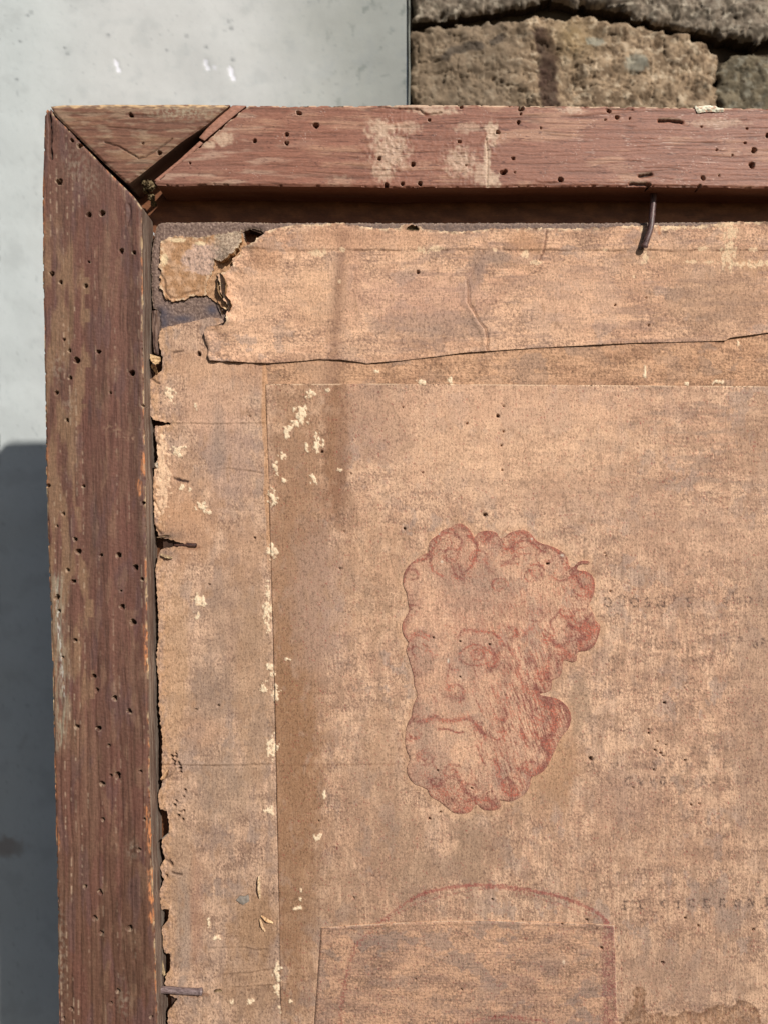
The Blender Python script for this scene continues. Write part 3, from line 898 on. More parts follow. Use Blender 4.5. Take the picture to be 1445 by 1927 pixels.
def paint_falloff(c, x, y):
    """light falloff painted into the colour: darker towards the foot and the outer margin"""
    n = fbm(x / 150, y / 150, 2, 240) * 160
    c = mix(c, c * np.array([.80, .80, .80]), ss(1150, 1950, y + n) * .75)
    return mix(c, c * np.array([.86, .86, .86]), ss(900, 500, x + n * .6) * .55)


def c_c(x, y, sd):
    c = paper(x, y, 210)
    up = ss(1080, 900, y + .15 * (1445 - x) * 0 + 50 * fbm(x / 120, y / 90, 2, 253))
    c = c * (1 + .30 * fbm(x / 50, y / 4.2, 3, 251, .6) * up * ss(760, 1000, x) + .26 * fbm(x / 3.4, y / 44, 3, 252, .6) * (1 - up))[:, None]
    c = mix(c, alb(172, 140, 118), ss(.05, .3, fbm(x / 90, y / 16, 4, 254, .6)) * up * ss(820, 1100, x) * .6)
    c = mix(c, alb(160, 126, 104), ss(.08, .32, fbm(x / 12, y / 70, 4, 255, .6)) * (1 - up) * .45)
    c = tones(c, x, y, TONES_C, 250)
    c = print_through(c, x, y)
    # fold stain running down the sheet, faint ruled rows
    c = mix(c, alb(150, 108, 76), stroke(x, y, [(632, 724), (626, 800), (622, 900)], 9) * .35)
    s = poly_sd(x, y, STAIN) + 5 * fbm(x / 9, y / 9, 3, 265) + 1.5
    c = mix(c, c * np.array([.72, .66, .60]), ss(-1, 2.5, s) * (.55 + .45 * ss(-.2, .2, fbm(x / 7, y / 9, 3, 266))))
    c = mix(c, alb(112, 78, 58), ss(-1, 1.5, s) * (1 - ss(1, 12 + 9 * fbm(x / 9, y / 9, 2, 261), s)) * .6 * ss(-.35, .1, fbm(x / 6, y / 6, 2, 267)))
    for q in CREASE_C[:1]:
        c = mix(c, alb(140, 96, 70), stroke(x, y, q, 1.3) * .4)
    d = stroke(x, y, ARC, 4.0) * (0.62 + .4 * ss(740, 800, x)) + stroke(x, y, [(a, b + 10 + 5 * math.sin(a / 40)) for a, b in ARC if a > 690], 3.2) * .5
    c = chalk(c, x, y, d)
    c = chalk(c, x, y, stroke(x, y, [(1142, 1735), (1157, 1745), (1165, 1790), (1170, 1900)], 5) * .3)
    c = paint_falloff(c, x, y)
    # paler clean margin where the glued head keeps the dirt off
    hw = (x > 735) & (x < 1150) & (y > 965) & (y < 1550)
    hs = poly_sd(x[hw], y[hw], HEAD)
    hm = np.zeros(x.shape)
    hm[hw] = ss(-17, -4, hs + 5 * fbm(x[hw] / 14, y[hw] / 14, 2, 268))
    c = mix(c, alb(222, 172, 130), hm * .28)
    c = cream(x, y, FL, c)
    c = mix(c, alb(120, 80, 56), (1 - ss(0, 1.6, sd)) * ss(540, 520, x) * .8)  # shaded left edge of the raised sheet painted dark
    c = mix(c, alb(252, 212, 172), (1 - ss(0, 2.6, sd)) * ss(734, 726, y) * .9 * ss(-.4, .1, pn(x / 30, y / 30, 263)))  # sunlit top edge of the sheet painted as a pale line
    c = mix(c, alb(188, 150, 120), ss(.56, .66, pn(x / 7, y / 7, 264)) * .3)
    _, m = pits(x, y, HOLES_P, 1)
    return mix(c, alb(52, 36, 28), m * .8)  # shade of the pinholes put into the paper colour


def thin(x, y, t):
    return const(x, alb(190, 140, 100))


def darkskirt(x, y, t):
    return const(x, alb(96, 62, 42))


PC = [(501, 723), (700, 722), (1000, 724), (1445, 727), (2080, 733), (2080, 2480), (541, 2480), (530, 1927), (524, 1600), (518, 1300), (512, 1100), (506, 900), (503, 800)]
xs = axis(490, 2070, 1.9, 0, 1456)
ys = axis(716, 2470, 1.9, 0, 1938)
sheet('lining_sheet', PC, xs, ys, D_BOARD - 1.2, c_h, c_c, M_PAPER, board, skirt=(1.6, 1, darkskirt), label='large blotchy brown sheet lining the middle of the panel')

# -- left border strip
LEFT_EDGE = [(304.6, 618), (301, 626), (299, 639), (303, 660), (307, 673), (305, 697), (283, 713), (284.5, 743), (283, 781), (290, 790), (328, 797.6), (293, 802), (291.5, 818), (295, 832), (298, 860), (293, 874),
             (290, 895), (289, 919), (290, 944), (291.5, 972), (293, 991), (301, 1012), (318, 1014), (348, 1023), (350, 1028), (318, 1030), (302, 1035), (298.5, 1047), (293, 1068), (295, 1094), (299, 1151), (299, 1199),
             (295, 1244), (299, 1275), (300, 1324), (304, 1372), (306, 1385), (305, 1435), (305.7, 1466), (305, 1480), (298, 1493), (302, 1524), (315, 1526), (319, 1551), (319, 1568), (307, 1578), (305, 1596), (312, 1617),
             (302, 1631), (309, 1655), (301, 1679), (305, 1712), (320, 1710), (318, 1729), (306, 1745), (307, 1772), (310, 1791), (322, 1795), (322, 1820), (313, 1838), (311, 1853), (322, 1872), (334, 1880), (326, 1892),
             (317, 1905), (317, 1927), (325, 2000), (330, 2480)]
PLS = LEFT_EDGE + [(546, 2480), (536, 1927), (530, 1600), (523, 1300), (517, 1100), (511, 900), (507, 800), (504, 722), (520, 700), (520, 676), (410, 670), (395, 640), (400, 615), (424, 606), (417, 599), (394.6, 597), (360, 606), (327, 612)]
TONES_L = [(430, 860, 50, 90, (194, 156, 134), .6), (400, 760, 60, 60, (226, 176, 142), .5), (340, 930, 60, 60, (198, 150, 114), .5), (350, 1000, 60, 60, (206, 152, 112), .5), (440, 1150, 60, 90, (178, 142, 116), .55),
           (400, 1300, 50, 60, (166, 136, 114), .6), (330, 1250, 26, 160, (206, 160, 118), .5), (480, 1300, 36, 200, (184, 144, 110), .5), (380, 1380, 40, 30, (196, 150, 118), .5), (420, 1480, 55, 70, (178, 146, 120), .5),
           (340, 1640, 26, 120, (190, 152, 120), .5), (347, 1750, 14, 110, (182, 156, 136), .45), (370, 1720, 12, 90, (192, 140, 112), .5), (480, 1740, 45, 60, (174, 130, 92), .6), (470, 1860, 60, 60, (178, 136, 102), .5),
           (330, 560, 1, 1, (0, 0, 0), 0), (380, 690, 80, 30, (222, 170, 130), .4), (412, 830, 14, 70, (150, 130, 116), .4), (460, 1040, 40, 60, (196, 150, 116), .5), (480, 700, 40, 40, (206, 154, 120), .4)]
SEAMS_L = [([(310, 1439), (400, 1440), (516, 1437)], 1.6, .45), ([(302, 795), (400, 797), (503, 795)], 1.3, .35), ([(420, 1834), (470, 1830), (515, 1822)], 1.2, .35), ([(440, 1858), (520, 1853)], 1.2, .4),
           ([(398, 1783), (460, 1782), (485, 1787), (506, 1784)], 1.2, .4), ([(332, 1655), (338, 1700), (340, 1760), (338, 1820)], 1.6, .35), ([(410, 883), (430, 880), (480, 887), (495, 890)], 1.2, .4), ([(505, 1690), (507, 1750), (506, 1780)], 1, .3)]
SLASH = [[(329, 900), (340, 904), (355, 906)], [(352, 1023), (368, 1026)], [(300, 669), (304, 690)], [(328, 663), (345, 661)], [(320, 1618), (325, 1628)], [(305, 1466), (315, 1464), (322, 1459)],
         [(285, 712), (300, 722)], [(291, 830), (301, 838)], [(291, 944), (302, 966)], [(292, 990), (304, 1005)], [(314, 1618), (325, 1628)], [(325, 1642), (342, 1646)]]
CRE2 = [(305, 870, 13, 60), (307, 905, 14, 60), (303, 840, 11, 26), (300, 955, 9, 20), (348, 852, 5, 7)]


def s_h(x, y, sd):
    p, _ = pits(x, y, HOLES_P, 8, .25)
    h = wave(x, y, 270, .8) - p
    for q, w, k in SEAMS_L:
        h = h + np.where(k > 0, 1, 1) * stroke(x, y, [(a, b - 1.5) for a, b in q], 2.2) * .8 - stroke(x, y, [(a, b + 1.5) for a, b in q], 1.8) * .7
    for q in SLASH:
        h = h - stroke(x, y, q, 1.8) * 2.5
    # the torn margin lifts and frays
    lift = (1 - ss(0, 26, sd)) * ss(340, 320, x)
    h = h + lift * (2.0 * fbm(x / 14, y / 16, 3, 276) + 1.0 * fbm(x / 5, y / 6, 2, 277))
    h = h + stroke(x, y, [(309, 1462), (318, 1445), (330, 1440)], 7) * 3 * fbm(x / 8, y / 8, 2, 278)
    return h + flake_h(x, y, FL) + flake_h(x, y, CRE2) * .6 - 1.5 * ss(0, 3, x - (503 + (y - 800) * .0235))


def s_c(x, y, sd):
    c = paper(x, y, 280, light=alb(228, 184, 150), mid=alb(204, 162, 132), tone=.02)
    c = c * (1 + .26 * fbm(x / 3.4, y / 40, 3, 292, .6) + .16 * fbm(x / 40, y / 3.4, 2, 293))[:, None]
    c = mix(c, alb(164, 134, 116), ss(.06, .3, fbm(x / 18, y / 50, 4, 294, .6)) * .5 * ss(340, 380, x))
    c = tones(c, x, y, TONES_L, 284)
    mg = ss(30, 6, sd) * ss(345, 320, x)
    c = mix(c, alb(218, 168, 124), mg * ss(-.3, .2, fbm(x / 12, y / 24, 3, 285)) * .6)
    c = mix(c, alb(112, 92, 84), mg * ss(.1, .35, fbm(x / 7, y / 9, 3, 286)) * .45)
    c = mix(c, alb(110, 96, 92), blob(x, y, 318, 1008, 26, 8) * .6 + blob(x, y, 310, 1040, 18, 9) * .6)
    for q, w, k in SEAMS_L:
        c = mix(c, alb(128, 92, 68), stroke(x, y, q, w) * k * ss(-.4, .2, pn(x / 18, y / 18, 291)))
    for q in SLASH:
        c = mix(c, alb(66, 44, 36), stroke(x, y, q, 1.7) * .85)
    c = mix(c, alb(74, 52, 48), ss(.4, .6, stroke(x, y, [(334, 902), (353, 906)], 3.4)) * .8)
    c = mix(c, alb(74, 66, 68), stroke(x, y, [(301, 726), (303, 745), (302, 772)], 1.8) * ss(0, .2, pn(x / 3, y / 2.5, 287)) * .8)
    # lighter waving overlap beside the seam with the middle sheet
    ed = 503 + (y - 800) * .0235 - 6 + 5 * fbm(y / 70, y * 0, 2, 288)
    c = mix(c, alb(216, 158, 110), ss(-1, 1, x - ed) * .55 * ss(1100, 1000, y))
    c = paint_falloff(c, x, y)
    c = mix(c, alb(132, 86, 62), ss(.3, .8, blob(x, y, 372, 1872, 26, 8) + blob(x, y, 362, 1030, 20, 7) + .4 * fbm(x / 8, y / 6, 2, 295)) * .55)
    c = cream(x, y, FL, c)
    c = cream(x, y, CRE2, c, 203, (240, 198, 160), .75)
    g = poly_sd(x, y, [(445, 1694), (452, 1686), (468, 1684), (470, 1696), (458, 1703), (450, 1700)])
    _, m = pits(x, y, HOLES_P, 1)
    return mix(c, alb(44, 34, 34), m * .85)  # hole shade painted into the border paper


xs = axis(272, 545, 1.8)
ys = axis(590, 2470, 1.8, 0, 1938)
sheet('border_paper', PLS, xs, ys, D_BOARD, s_h, s_c, M_PAPER, board, edge=lambda x, y: fbm(x / 7, y / 7, 3, 290) * 2.6 * ss(360, 330, x), skirt=(3.5, 2, lambda x, y, t: const(x, alb(170, 126, 92))),
      label='left border paper with a torn frayed edge and tiny worm holes')


# -- narrow ochre strip under the top paper
def u_h(x, y, sd):
    return wave(x, y, 300, .3) + flake_h(x, y, FL)


def u_c(x, y, sd):
    c = paper(x, y, 310, False, light=alb(218, 168, 130), mid=alb(196, 148, 114), dark=alb(150, 110, 84), grey=alb(160, 130, 110))
    c = c * (1 + .3 * fbm(x / 60, y / 3.6, 3, 312, .6))[:, None]
    c = mix(c, alb(150, 112, 92), stroke(x, y, [(632, 660), (624, 722)], 16) * .5)
    c = mix(c, alb(214, 166, 130), blob(x, y, 600, 695, 26, 20) * .6)
    c = paint_falloff(c, x, y + 0)
    return cream(x, y, FL, c)


sheet('under_strip', [(500, 650), (2080, 610), (2080, 745), (1445, 738), (505, 736), (500, 700)], axis(492, 2070, 1.9, 0, 1456), axis(600, 745, 1.9), D_BOARD + 1.2, u_h, u_c, M_PAPER, board,
      skirt=(1.5, 1, thin), label='narrow ochre paper strip below the top border paper')

# -- top border paper, torn and curled at its left end
TS_TOP = [(502, 437), (520, 430), (545, 424), (600, 422), (645, 420), (677, 426), (718, 431), (750, 430), (758, 423), (772, 421), (790, 428), (796, 432), (814, 433), (849, 437), (890, 435), (922, 430), (960, 431), (1000, 430), (1030, 430), (1119, 430),
          (1192, 425), (1240, 425), (1319, 425), (1351, 419), (1445, 418), (2080, 418)]
TS_BOT = [(2080, 590), (1445, 626), (1372, 636), (1365, 641), (1290, 643), (1200, 645), (1100, 650), (1000, 655), (930, 660), (870, 664), (820, 671), (760, 678), (690, 684), (680, 682), (640, 677), (600, 676), (560, 680), (500, 684), (440, 681), (396, 679)]
TS_LEFT = [(392, 670), (394, 659), (388, 642), (386, 625), (391, 617), (405, 614), (422, 614), (429, 606), (428, 590), (431, 576), (424, 566), (417, 552), (417, 536), (412, 519), (429, 514), (441, 502), (439, 490), (453, 481), (460, 468), (479, 460), (488, 450)]
PTS = TS_TOP + TS_BOT + TS_LEFT
CREASES_T = [([(905, 475), (888, 505), (877, 525), (879, 545), (879, 570), (886, 580), (899, 605), (911, 620), (915, 640), (914, 658)], 2.3)]
TEAR_T = [(1027, 436), (1025, 455), (1021, 475), (1014, 490)]
TONES_T = [(660, 520, 22, 90, (196, 146, 118), .4), (800, 560, 140, 45, (208, 160, 134), .5), (820, 610, 110, 26, (176, 144, 124), .5), (1350, 560, 110, 60, (178, 140, 112), .55), (600, 560, 60, 60, (232, 182, 142), .5),
           (470, 560, 60, 50, (234, 184, 146), .5), (1080, 560, 90, 60, (226, 178, 144), .5), (940, 485, 26, 14, (150, 124, 108), .7), (900, 495, 12, 22, (150, 122, 106), .5), (1300, 480, 130, 18, (206, 160, 124), .5),
           (700, 450, 150, 18, (212, 160, 124), .5), (985, 455, 30, 22, (206, 152, 112), .5), (500, 480, 30, 30, (188, 136, 98), .4), (1440, 500, 60, 12, (216, 166, 124), .5)]


def tp_h(x, y, sd):
    p, _ = pits(x, y, HOLES_P, 8, .25)
    h = wave(x, y, 320, .9) - p
    # old fold standing up a little on its right side
    f = x - (641 - (y - 470) * .09)
    h = h + (1.3 * np.exp(-((f - 8) / 16.0) ** 2) - .9 * np.exp(-((f + 8) / 12.0) ** 2)) * ss(440, 480, y) * (.5 + .5 * ss(-.3, .3, pn(x / 60, y / 60, 355)))
    for q, k in CREASES_T:
        h = h + k * stroke(x, y, [(a - 4, b) for a, b in q], 6) - 3.2 * stroke(x, y, [(a + 2.5, b) for a, b in q], 2.2)
    h = h + 1.8 * stroke(x, y, [(930, 512), (945, 492), (985, 488), (1020, 500)], 9) - 1.6 * stroke(x, y, [(925, 520), (940, 505), (990, 508)], 6)
    h = h + 1.2 * stroke(x, y, [(905, 515), (925, 490), (935, 475)], 8)
    h = h - 4.0 * stroke(x, y, TEAR_T, 1.6) + 2 * stroke(x, y, [(a - 5, b) for a, b in TEAR_T], 4)
    # thin ledge where another strip was pasted along the top
    led = 470 + 4 * fbm(x / 60, x * 0, 3, 324)
    h = h + 1.8 * ss(led + 1.0, led - 1.0, y) * (0.55 + .45 * ss(-.2, .2, pn(x / 70, x * 0, 325)))
    # curl of the torn left end
    cur = (1 - ss(0, 34, sd)) * ss(520, 480, x)
    h = h + cur * (8 + 7 * fbm(x / 25, y / 25, 2, 326))
    h = h + (1 - ss(0, 9, sd)) * ss(560, 600, y) * (.3 + 1.1 * fbm(x / 60, y / 60, 2, 327)) - 5 * (1 - ss(0, 34, sd)) * ss(520, 480, x) * ss(600, 660, y)
    h = h + 3.5 * (1 - ss(0, 10, sd)) * ss(450, 440, y) * fbm(x / 22, y / 10, 3, 328)
    h = h + 2.5 * blob(x, y, 1050, 605, 7, 6) + 1.5 * blob(x, y, 1045, 578, 6, 10) + 1.5 * blob(x, y, 1212, 600, 5, 9)
    return h


FLT = [(598, 476, 16, 8), (645, 470, 5, 5), (795, 470, 16, 6), (820, 468, 12, 6), (987, 478, 9, 8), (1008, 494, 12, 4), (1214, 484, 9, 10), (1207, 430, 4, 8), (1250, 431, 14, 5), (1320, 468, 12, 4), (1418, 470, 10, 4), (1300, 492, 14, 3), (1335, 493, 14, 3),
       (1370, 478, 14, 26), (1385, 497, 16, 6), (1420, 497, 22, 6), (1375, 440, 12, 16), (1440, 495, 14, 6), (1260, 428, 30, 5), (1360, 424, 20, 5), (1140, 470, 6, 3), (1193, 520, 3, 4), (640, 530, 3, 3), (930, 470, 6, 4), (1480, 490, 20, 8)]


def tp_c(x, y, sd):
    c = paper(x, y, 330, False, light=alb(236, 186, 148), mid=alb(214, 164, 130), tone=.06)
    c = c * (1 + .26 * fbm(x / 60, y / 4, 3, 346, .6))[:, None]
    c = mix(c, alb(170, 134, 114), ss(.04, .3, fbm(x / 110, y / 14, 4, 347, .6)) * .6 * ss(620, 760, x))
    c = tones(c, x, y, TONES_T, 336)
    c = mix(c, alb(158, 116, 92), stroke(x, y, [(648, 440), (645, 480), (636, 580), (628, 680)], 13) * .6)
    c = mix(c, alb(232, 182, 142), stroke(x, y, [(655, 480), (648, 560)], 6) * .2)
    led = 470 + 4 * fbm(x / 60, x * 0, 3, 324)
    c = mix(c, alb(118, 80, 58), np.exp(-((y - led - 1) / 1.3) ** 2) * ss(-.1, .15, fbm(x / 45, y / 30, 2, 337)) * ss(600, 625, x) * .75)
    c = mix(c, alb(120, 86, 70), ss(.3, .9, stroke(x, y, TEAR_T, 1.5)) * .9)
    for q, k in CREASES_T:
        c = mix(c, alb(120, 84, 62), stroke(x, y, [(a + 1.5, b) for a, b in q[2:]], 1.3) * .85)
        c = mix(c, alb(172, 138, 118), stroke(x, y, [(a + 12, b) for a, b in q[:4]], 9) * .45)
    # dirty scorched torn end and top margin
    e = (1 - ss(0, 10, sd)) * ss(470, 440, y) * ss(-.1, .2, fbm(x / 14, y / 6, 3, 338))
    c = mix(c, alb(130, 104, 90), e * .6)
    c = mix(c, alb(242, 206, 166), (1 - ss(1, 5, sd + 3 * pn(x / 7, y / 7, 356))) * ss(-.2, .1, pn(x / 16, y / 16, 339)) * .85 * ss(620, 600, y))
    c = mix(c, alb(80, 56, 42), (1 - ss(0, 1.4, sd)) * ss(600, 620, y) * .45 * ss(-.4, .1, pn(x / 40, y / 40, 357)))  # shadow at the lower edge painted in as a dark line
    c = cream(x, y, FLT, c, 344, (244, 208, 166), .8)
    c = mix(c, alb(70, 54, 40), ss(.3, .6, blob(x, y, 776, 430, 15, 7) + .3 * fbm(x / 5, y / 5, 2, 345) - .1) * .85)
    c = mix(c, alb(84, 60, 44), ss(.3, .6, blob(x, y, 1008, 431, 4, 3)) * .9 + ss(.4, .6, blob(x, y, 1252, 437, 7, 2.5)) * .8)
    c = mix(c, alb(186, 118, 76), stroke(x, y, [(1239, 424), (1240, 440)], 3) * .6)
    _, m = pits(x, y, HOLES_P, 1)
    return mix(c, alb(52, 36, 28), m * .8)  # painted shade inside the holes of the top paper


xs = axis(380, 2070, 1.8, 0, 1456)
ys = axis(412, 690, 1.8)
sheet('top_border_paper', PTS, xs, ys, D_BOARD - 1.7, tp_h, tp_c, M_PAPER, board,
      edge=lambda x, y: (fbm(x / 8, y / 8, 3, 350) * 3.0 + fbm(x / 3, y / 3, 2, 351) * 2.0) * np.where(y > 600, .18, 1.0), skirt=(3.0, 2, lambda x, y, t: const(x, alb(120, 84, 60))),
      label='wide top border paper with a curled torn left end')

# -- bare board showing in the corner
POCKET = [(459, 436), (466, 432), (480, 430), (494, 434), (499, 440), (492, 452), (480, 462), (462, 468)]
CORNER = [(296, 424), (303, 418.5), (360, 418), (430, 417), (500, 419), (560, 419), (800, 419), (1100, 419), (1400, 417), (2080, 415), (2080, 445), (1100, 445), (560, 445), (510, 465), (470, 500), (450, 560), (440, 625), (395, 640), (303, 640), (300, 600), (301, 585), (290, 580),
          (286, 560), (285, 500), (286, 470), (291, 440)]


def bd_c(x, y, sd):
    n = fbm(x / 5, y / 5, 3, 360)
    c = mix(const(x, alb(142, 117, 102)), alb(112, 90, 80), ss(-.25, .25, n))
    c = mix(c, alb(190, 160, 142), ss(.22, .42, fbm(x / 2.2, y / 5, 2, 361)) * .6)
    c = mix(c, alb(82, 78, 86), blob(x, y, 305, 590, 16, 14) * .8 + blob(x, y, 400, 583, 12, 10) * .9 + blob(x, y, 345, 600, 22, 8) * .8 + blob(x, y, 310, 610, 9, 9) * .7)
    c = mix(c, alb(204, 176, 146), (1 - ss(0, 3, sd)) * ss(-.2, .2, pn(x / 4, y / 4, 362)) * .5)
    return mix(c, alb(128, 110, 100), ss(500, 560, x) * .6 * ss(-.1, .2, n))


xs = axis(278, 2070, 1.7, 0, 1456)
ys = axis(412, 645, 1.7)
sheet('bare_board', CORNER, xs, ys, D_BOARD + 3.5, lambda x, y, sd: fbm(x / 4, y / 4, 3, 363) * 1.6 + fbm(x / 30, y / 30, 2, 364) * 2 - 3 * (1 - ss(0, 5, sd)), bd_c, M_BOARD, board,
      edge=lambda x, y: fbm(x / 4, y / 4, 3, 365) * 2.2, skirt=(24, 3, lambda x, y, t: const(x, alb(122, 98, 84))), label='grey brown bare board showing in the torn corner',
      cut=[POCKET])
# body of the board behind the papers
slab('board_body', [(302, 426), (2080, 426), (2080, 2480), (334, 2480), (324, 1900), (315, 1500), (311, 1200), (306, 900), (304, 640), (304, 500), (440, 500), (500, 500), (500, 440), (420, 426)], D_BOARD + 9, 20, lambda x, y: mix(const(x, alb(84, 62, 50)), alb(60, 44, 36), ss(-.2, .3, fbm(x / 30, y / 8, 2, 370))), M_BOARD, board, 12)


# splintered board edge left of the bare corner
def spl_c(x, y, sd):
    return mix(const(x, alb(128, 100, 84)), alb(78, 56, 48), ss(-.1, .2, fbm(x / 2.2, y / 26, 3, 372)))


sheet('edge_splinter', [(286, 584), (300, 583), (302, 600), (303, 630), (301, 655), (298, 668), (291, 664), (288, 640), (286, 610)], axis(280, 308, 1.5), axis(578, 674, 1.6), D_BOARD + 4.5,
      lambda x, y, sd: fbm(x / 2.4, y / 30, 3, 373) * 3 - 2 * (1 - ss(0, 3, sd)), spl_c, M_WOODV, board, skirt=(16, 2, lambda x, y, t: const(x, alb(90, 64, 52))))

# -- remnant of paper left on the corner
REM = [(304.6, 457), (313, 450), (330.5, 444), (350, 447), (374, 447.6), (395, 444), (413.6, 441.5), (435, 437), (456, 433), (455, 450), (454, 466), (447, 478), (436, 486.5), (428, 493), (420.5, 495), (405, 490), (403, 500), (401.5, 511), (394, 524), (389, 537), (390, 556), (380, 556),
       (367, 557), (350, 562), (336, 567), (318.5, 566), (310, 556), (301, 542), (302, 530), (303, 521), (301, 500), (302, 478)]


def rem_h(x, y, sd):
    h = fbm(x / 14, y / 14, 3, 380) * 2 + fbm(x / 4, y / 4, 2, 381) * .6
    h = h + 9 * ss(400, 455, x) * ss(500, 440, y) * 0 + 22 * ss(398, 440, x) * ss(440, 486, y) * (1 - ss(0, 34, sd) * .5)
    h = h + 1.4 * (1 - ss(0, 7, sd)) * (.6 + 1.6 * fbm(x / 9, y / 9, 2, 382))
    h = h - 2.5 * stroke(x, y, [(303, 515), (310, 525), (312, 548), (322, 561), (335, 563), (350, 553), (372, 548)], 2.2)
    return h


def rem_c(x, y, sd):
    c = mix(const(x, alb(204, 160, 124)), alb(182, 136, 98), ss(-.2, .2, fbm(x / 20, y / 18, 3, 384)))
    pk = ss(-.1, .12, blob(x, y, 375, 488, 34, 30) + blob(x, y, 405, 490, 24, 24) * .7 - .45 + .4 * fbm(x / 14, y / 14, 3, 385))
    c = mix(c, mix(const(x, alb(212, 174, 150)), alb(160, 134, 120), ss(0, .3, fbm(x / 5, y / 7, 3, 386))), pk * .9)
    gr = ss(395, 420, x + 12 * pn(x / 9, y / 9, 387)) * ss(505, 485, y)
    c = mix(c, mix(const(x, alb(196, 172, 146)), alb(146, 124, 106), ss(-.2, .25, fbm(x / 4, y / 4, 3, 388))), gr * .85)
    c = mix(c, alb(238, 208, 170), (1 - ss(1, 7, sd)) * ss(-.05, .2, fbm(x / 12, y / 12, 3, 389)) * .6)
    c = mix(c, alb(244, 214, 168), ss(.3, .6, blob(x, y, 310, 488, 8, 14) + blob(x, y, 378, 458, 12, 5) + blob(x, y, 335, 452, 20, 5) + .35 * fbm(x / 4, y / 4, 2, 390) - .1) * .8)
    c = mix(c, alb(60, 46, 36), stroke(x, y, [(303, 515), (310, 525), (312, 548), (322, 561)], 1.4) * .8)
    c = mix(c, alb(110, 84, 66), blob(x, y, 356, 487, 3, 3) + blob(x, y, 320, 491, 4, 4) * .6)
    return c


sheet('paper_remnant', REM, axis(294, 462, 1.5), axis(428, 574, 1.5), D_BOARD - .5, rem_h, rem_c, M_PAPER, board, edge=lambda x, y: fbm(x / 9, y / 9, 3, 391) * 5 + fbm(x / 3, y / 3, 2, 392) * 1.5,
      skirt=(4, 2, lambda x, y, t: const(x, alb(214, 178, 134))), label='small worn scrap of paper left on the corner')

sheet('paper_remnant', [(392, 520), (400, 500), (405, 484), (430, 480), (452, 462), (456, 440), (470, 470), (475, 520), (470, 570), (430, 584), (415, 574), (398, 562), (389, 556), (388, 538)], axis(380, 480, 1.7), axis(436, 590, 1.7), D_BOARD + .6,
      lambda x, y, sd: fbm(x / 12, y / 12, 2, 395) * .8, lambda x, y, sd: mix(const(x, alb(206, 160, 120)), alb(176, 132, 96), ss(-.2, .2, fbm(x / 6, y / 7, 3, 396))), M_PAPER, board,
      edge=lambda x, y: fbm(x / 6, y / 6, 3, 397) * 3, skirt=(3, 1, thin), label='scrap of tan paper showing under the torn end of the top paper')


def quad(ox, oy, s, L):
    return [([(ox + a / s, oy + b / s) for a, b in p], w, k) for p, w, k in L]


ST = quad(750, 980, 6.88, [
    ([(690, 110), (740, 180), (800, 230), (810, 290), (790, 350), (730, 390)], 2.6, .7), ([(880, 190), (960, 240), (1010, 300), (1015, 380), (980, 480), (940, 580), (880, 640)], 3.2, .8),
    ([(430, 350), (420, 450), (410, 550), (440, 640), (500, 690), (560, 720)], 3.5, .6), ([(700, 600), (720, 680), (760, 740), (830, 750)], 4, .7), ([(760, 560), (790, 640), (830, 700)], 3, .6),
    ([(400, 270), (500, 200), (600, 170), (660, 110)], 5, .45), ([(800, 60), (880, 110), (930, 180)], 6, .5), ([(120, 620), (170, 550), (260, 510), (350, 490)], 2.2, .6), ([(60, 820), (85, 700), (120, 620)], 2.2, .6),
    ([(1090, 270), (1150, 220), (1230, 190), (1290, 200)], 3, .6), ([(1050, 230), (1150, 150), (1260, 160)], 5, .4), ([(1100, 500), (1160, 640), (1200, 660)], 6, .35), ([(1240, 300), (1340, 320)], 5, .3),
    ([(760, 1500), (820, 1410), (920, 1410), (1000, 1440), (1100, 1430), (1200, 1440), (1290, 1500), (1340, 1570), (1376, 1620)], 3, .5), ([(170, 1480), (270, 1430), (350, 1480), (430, 1500)], 3.5, .5),
    ([(60, 1330), (60, 1440), (120, 1520)], 4, .4), ([(300, 1590), (370, 1630), (350, 1680)], 2.5, .5), ([(180, 1610), (170, 1700), (230, 1790)], 2, .4), ([(400, 1680), (440, 1760), (500, 1740)], 2.5, .35),
    ([(770, 1730), (850, 1650), (950, 1600), (1060, 1620), (1160, 1690), (1220, 1740), (1240, 1850)], 2, .5), ([(1180, 1640), (1250, 1720), (1275, 1800), (1220, 1890)], 3.2, .55),
    ([(780, 1780), (830, 1850), (950, 1880), (1060, 1860)], 2, .3), ([(640, 1850), (680, 1927), (760, 1930)], 2.6, .45), ([(1030 + 75 * math.cos(a), 1730 + 75 * math.sin(a)) for a in np.linspace(0, 6.28, 14)], 1.5, .5),
    ([(1020, 1720), (1045, 1735)], 2, .4), ([(950, 1020), (1180, 1040)], 2, .25), ([(600, 1350), (700, 1390), (740, 1500)], 2, .25)])
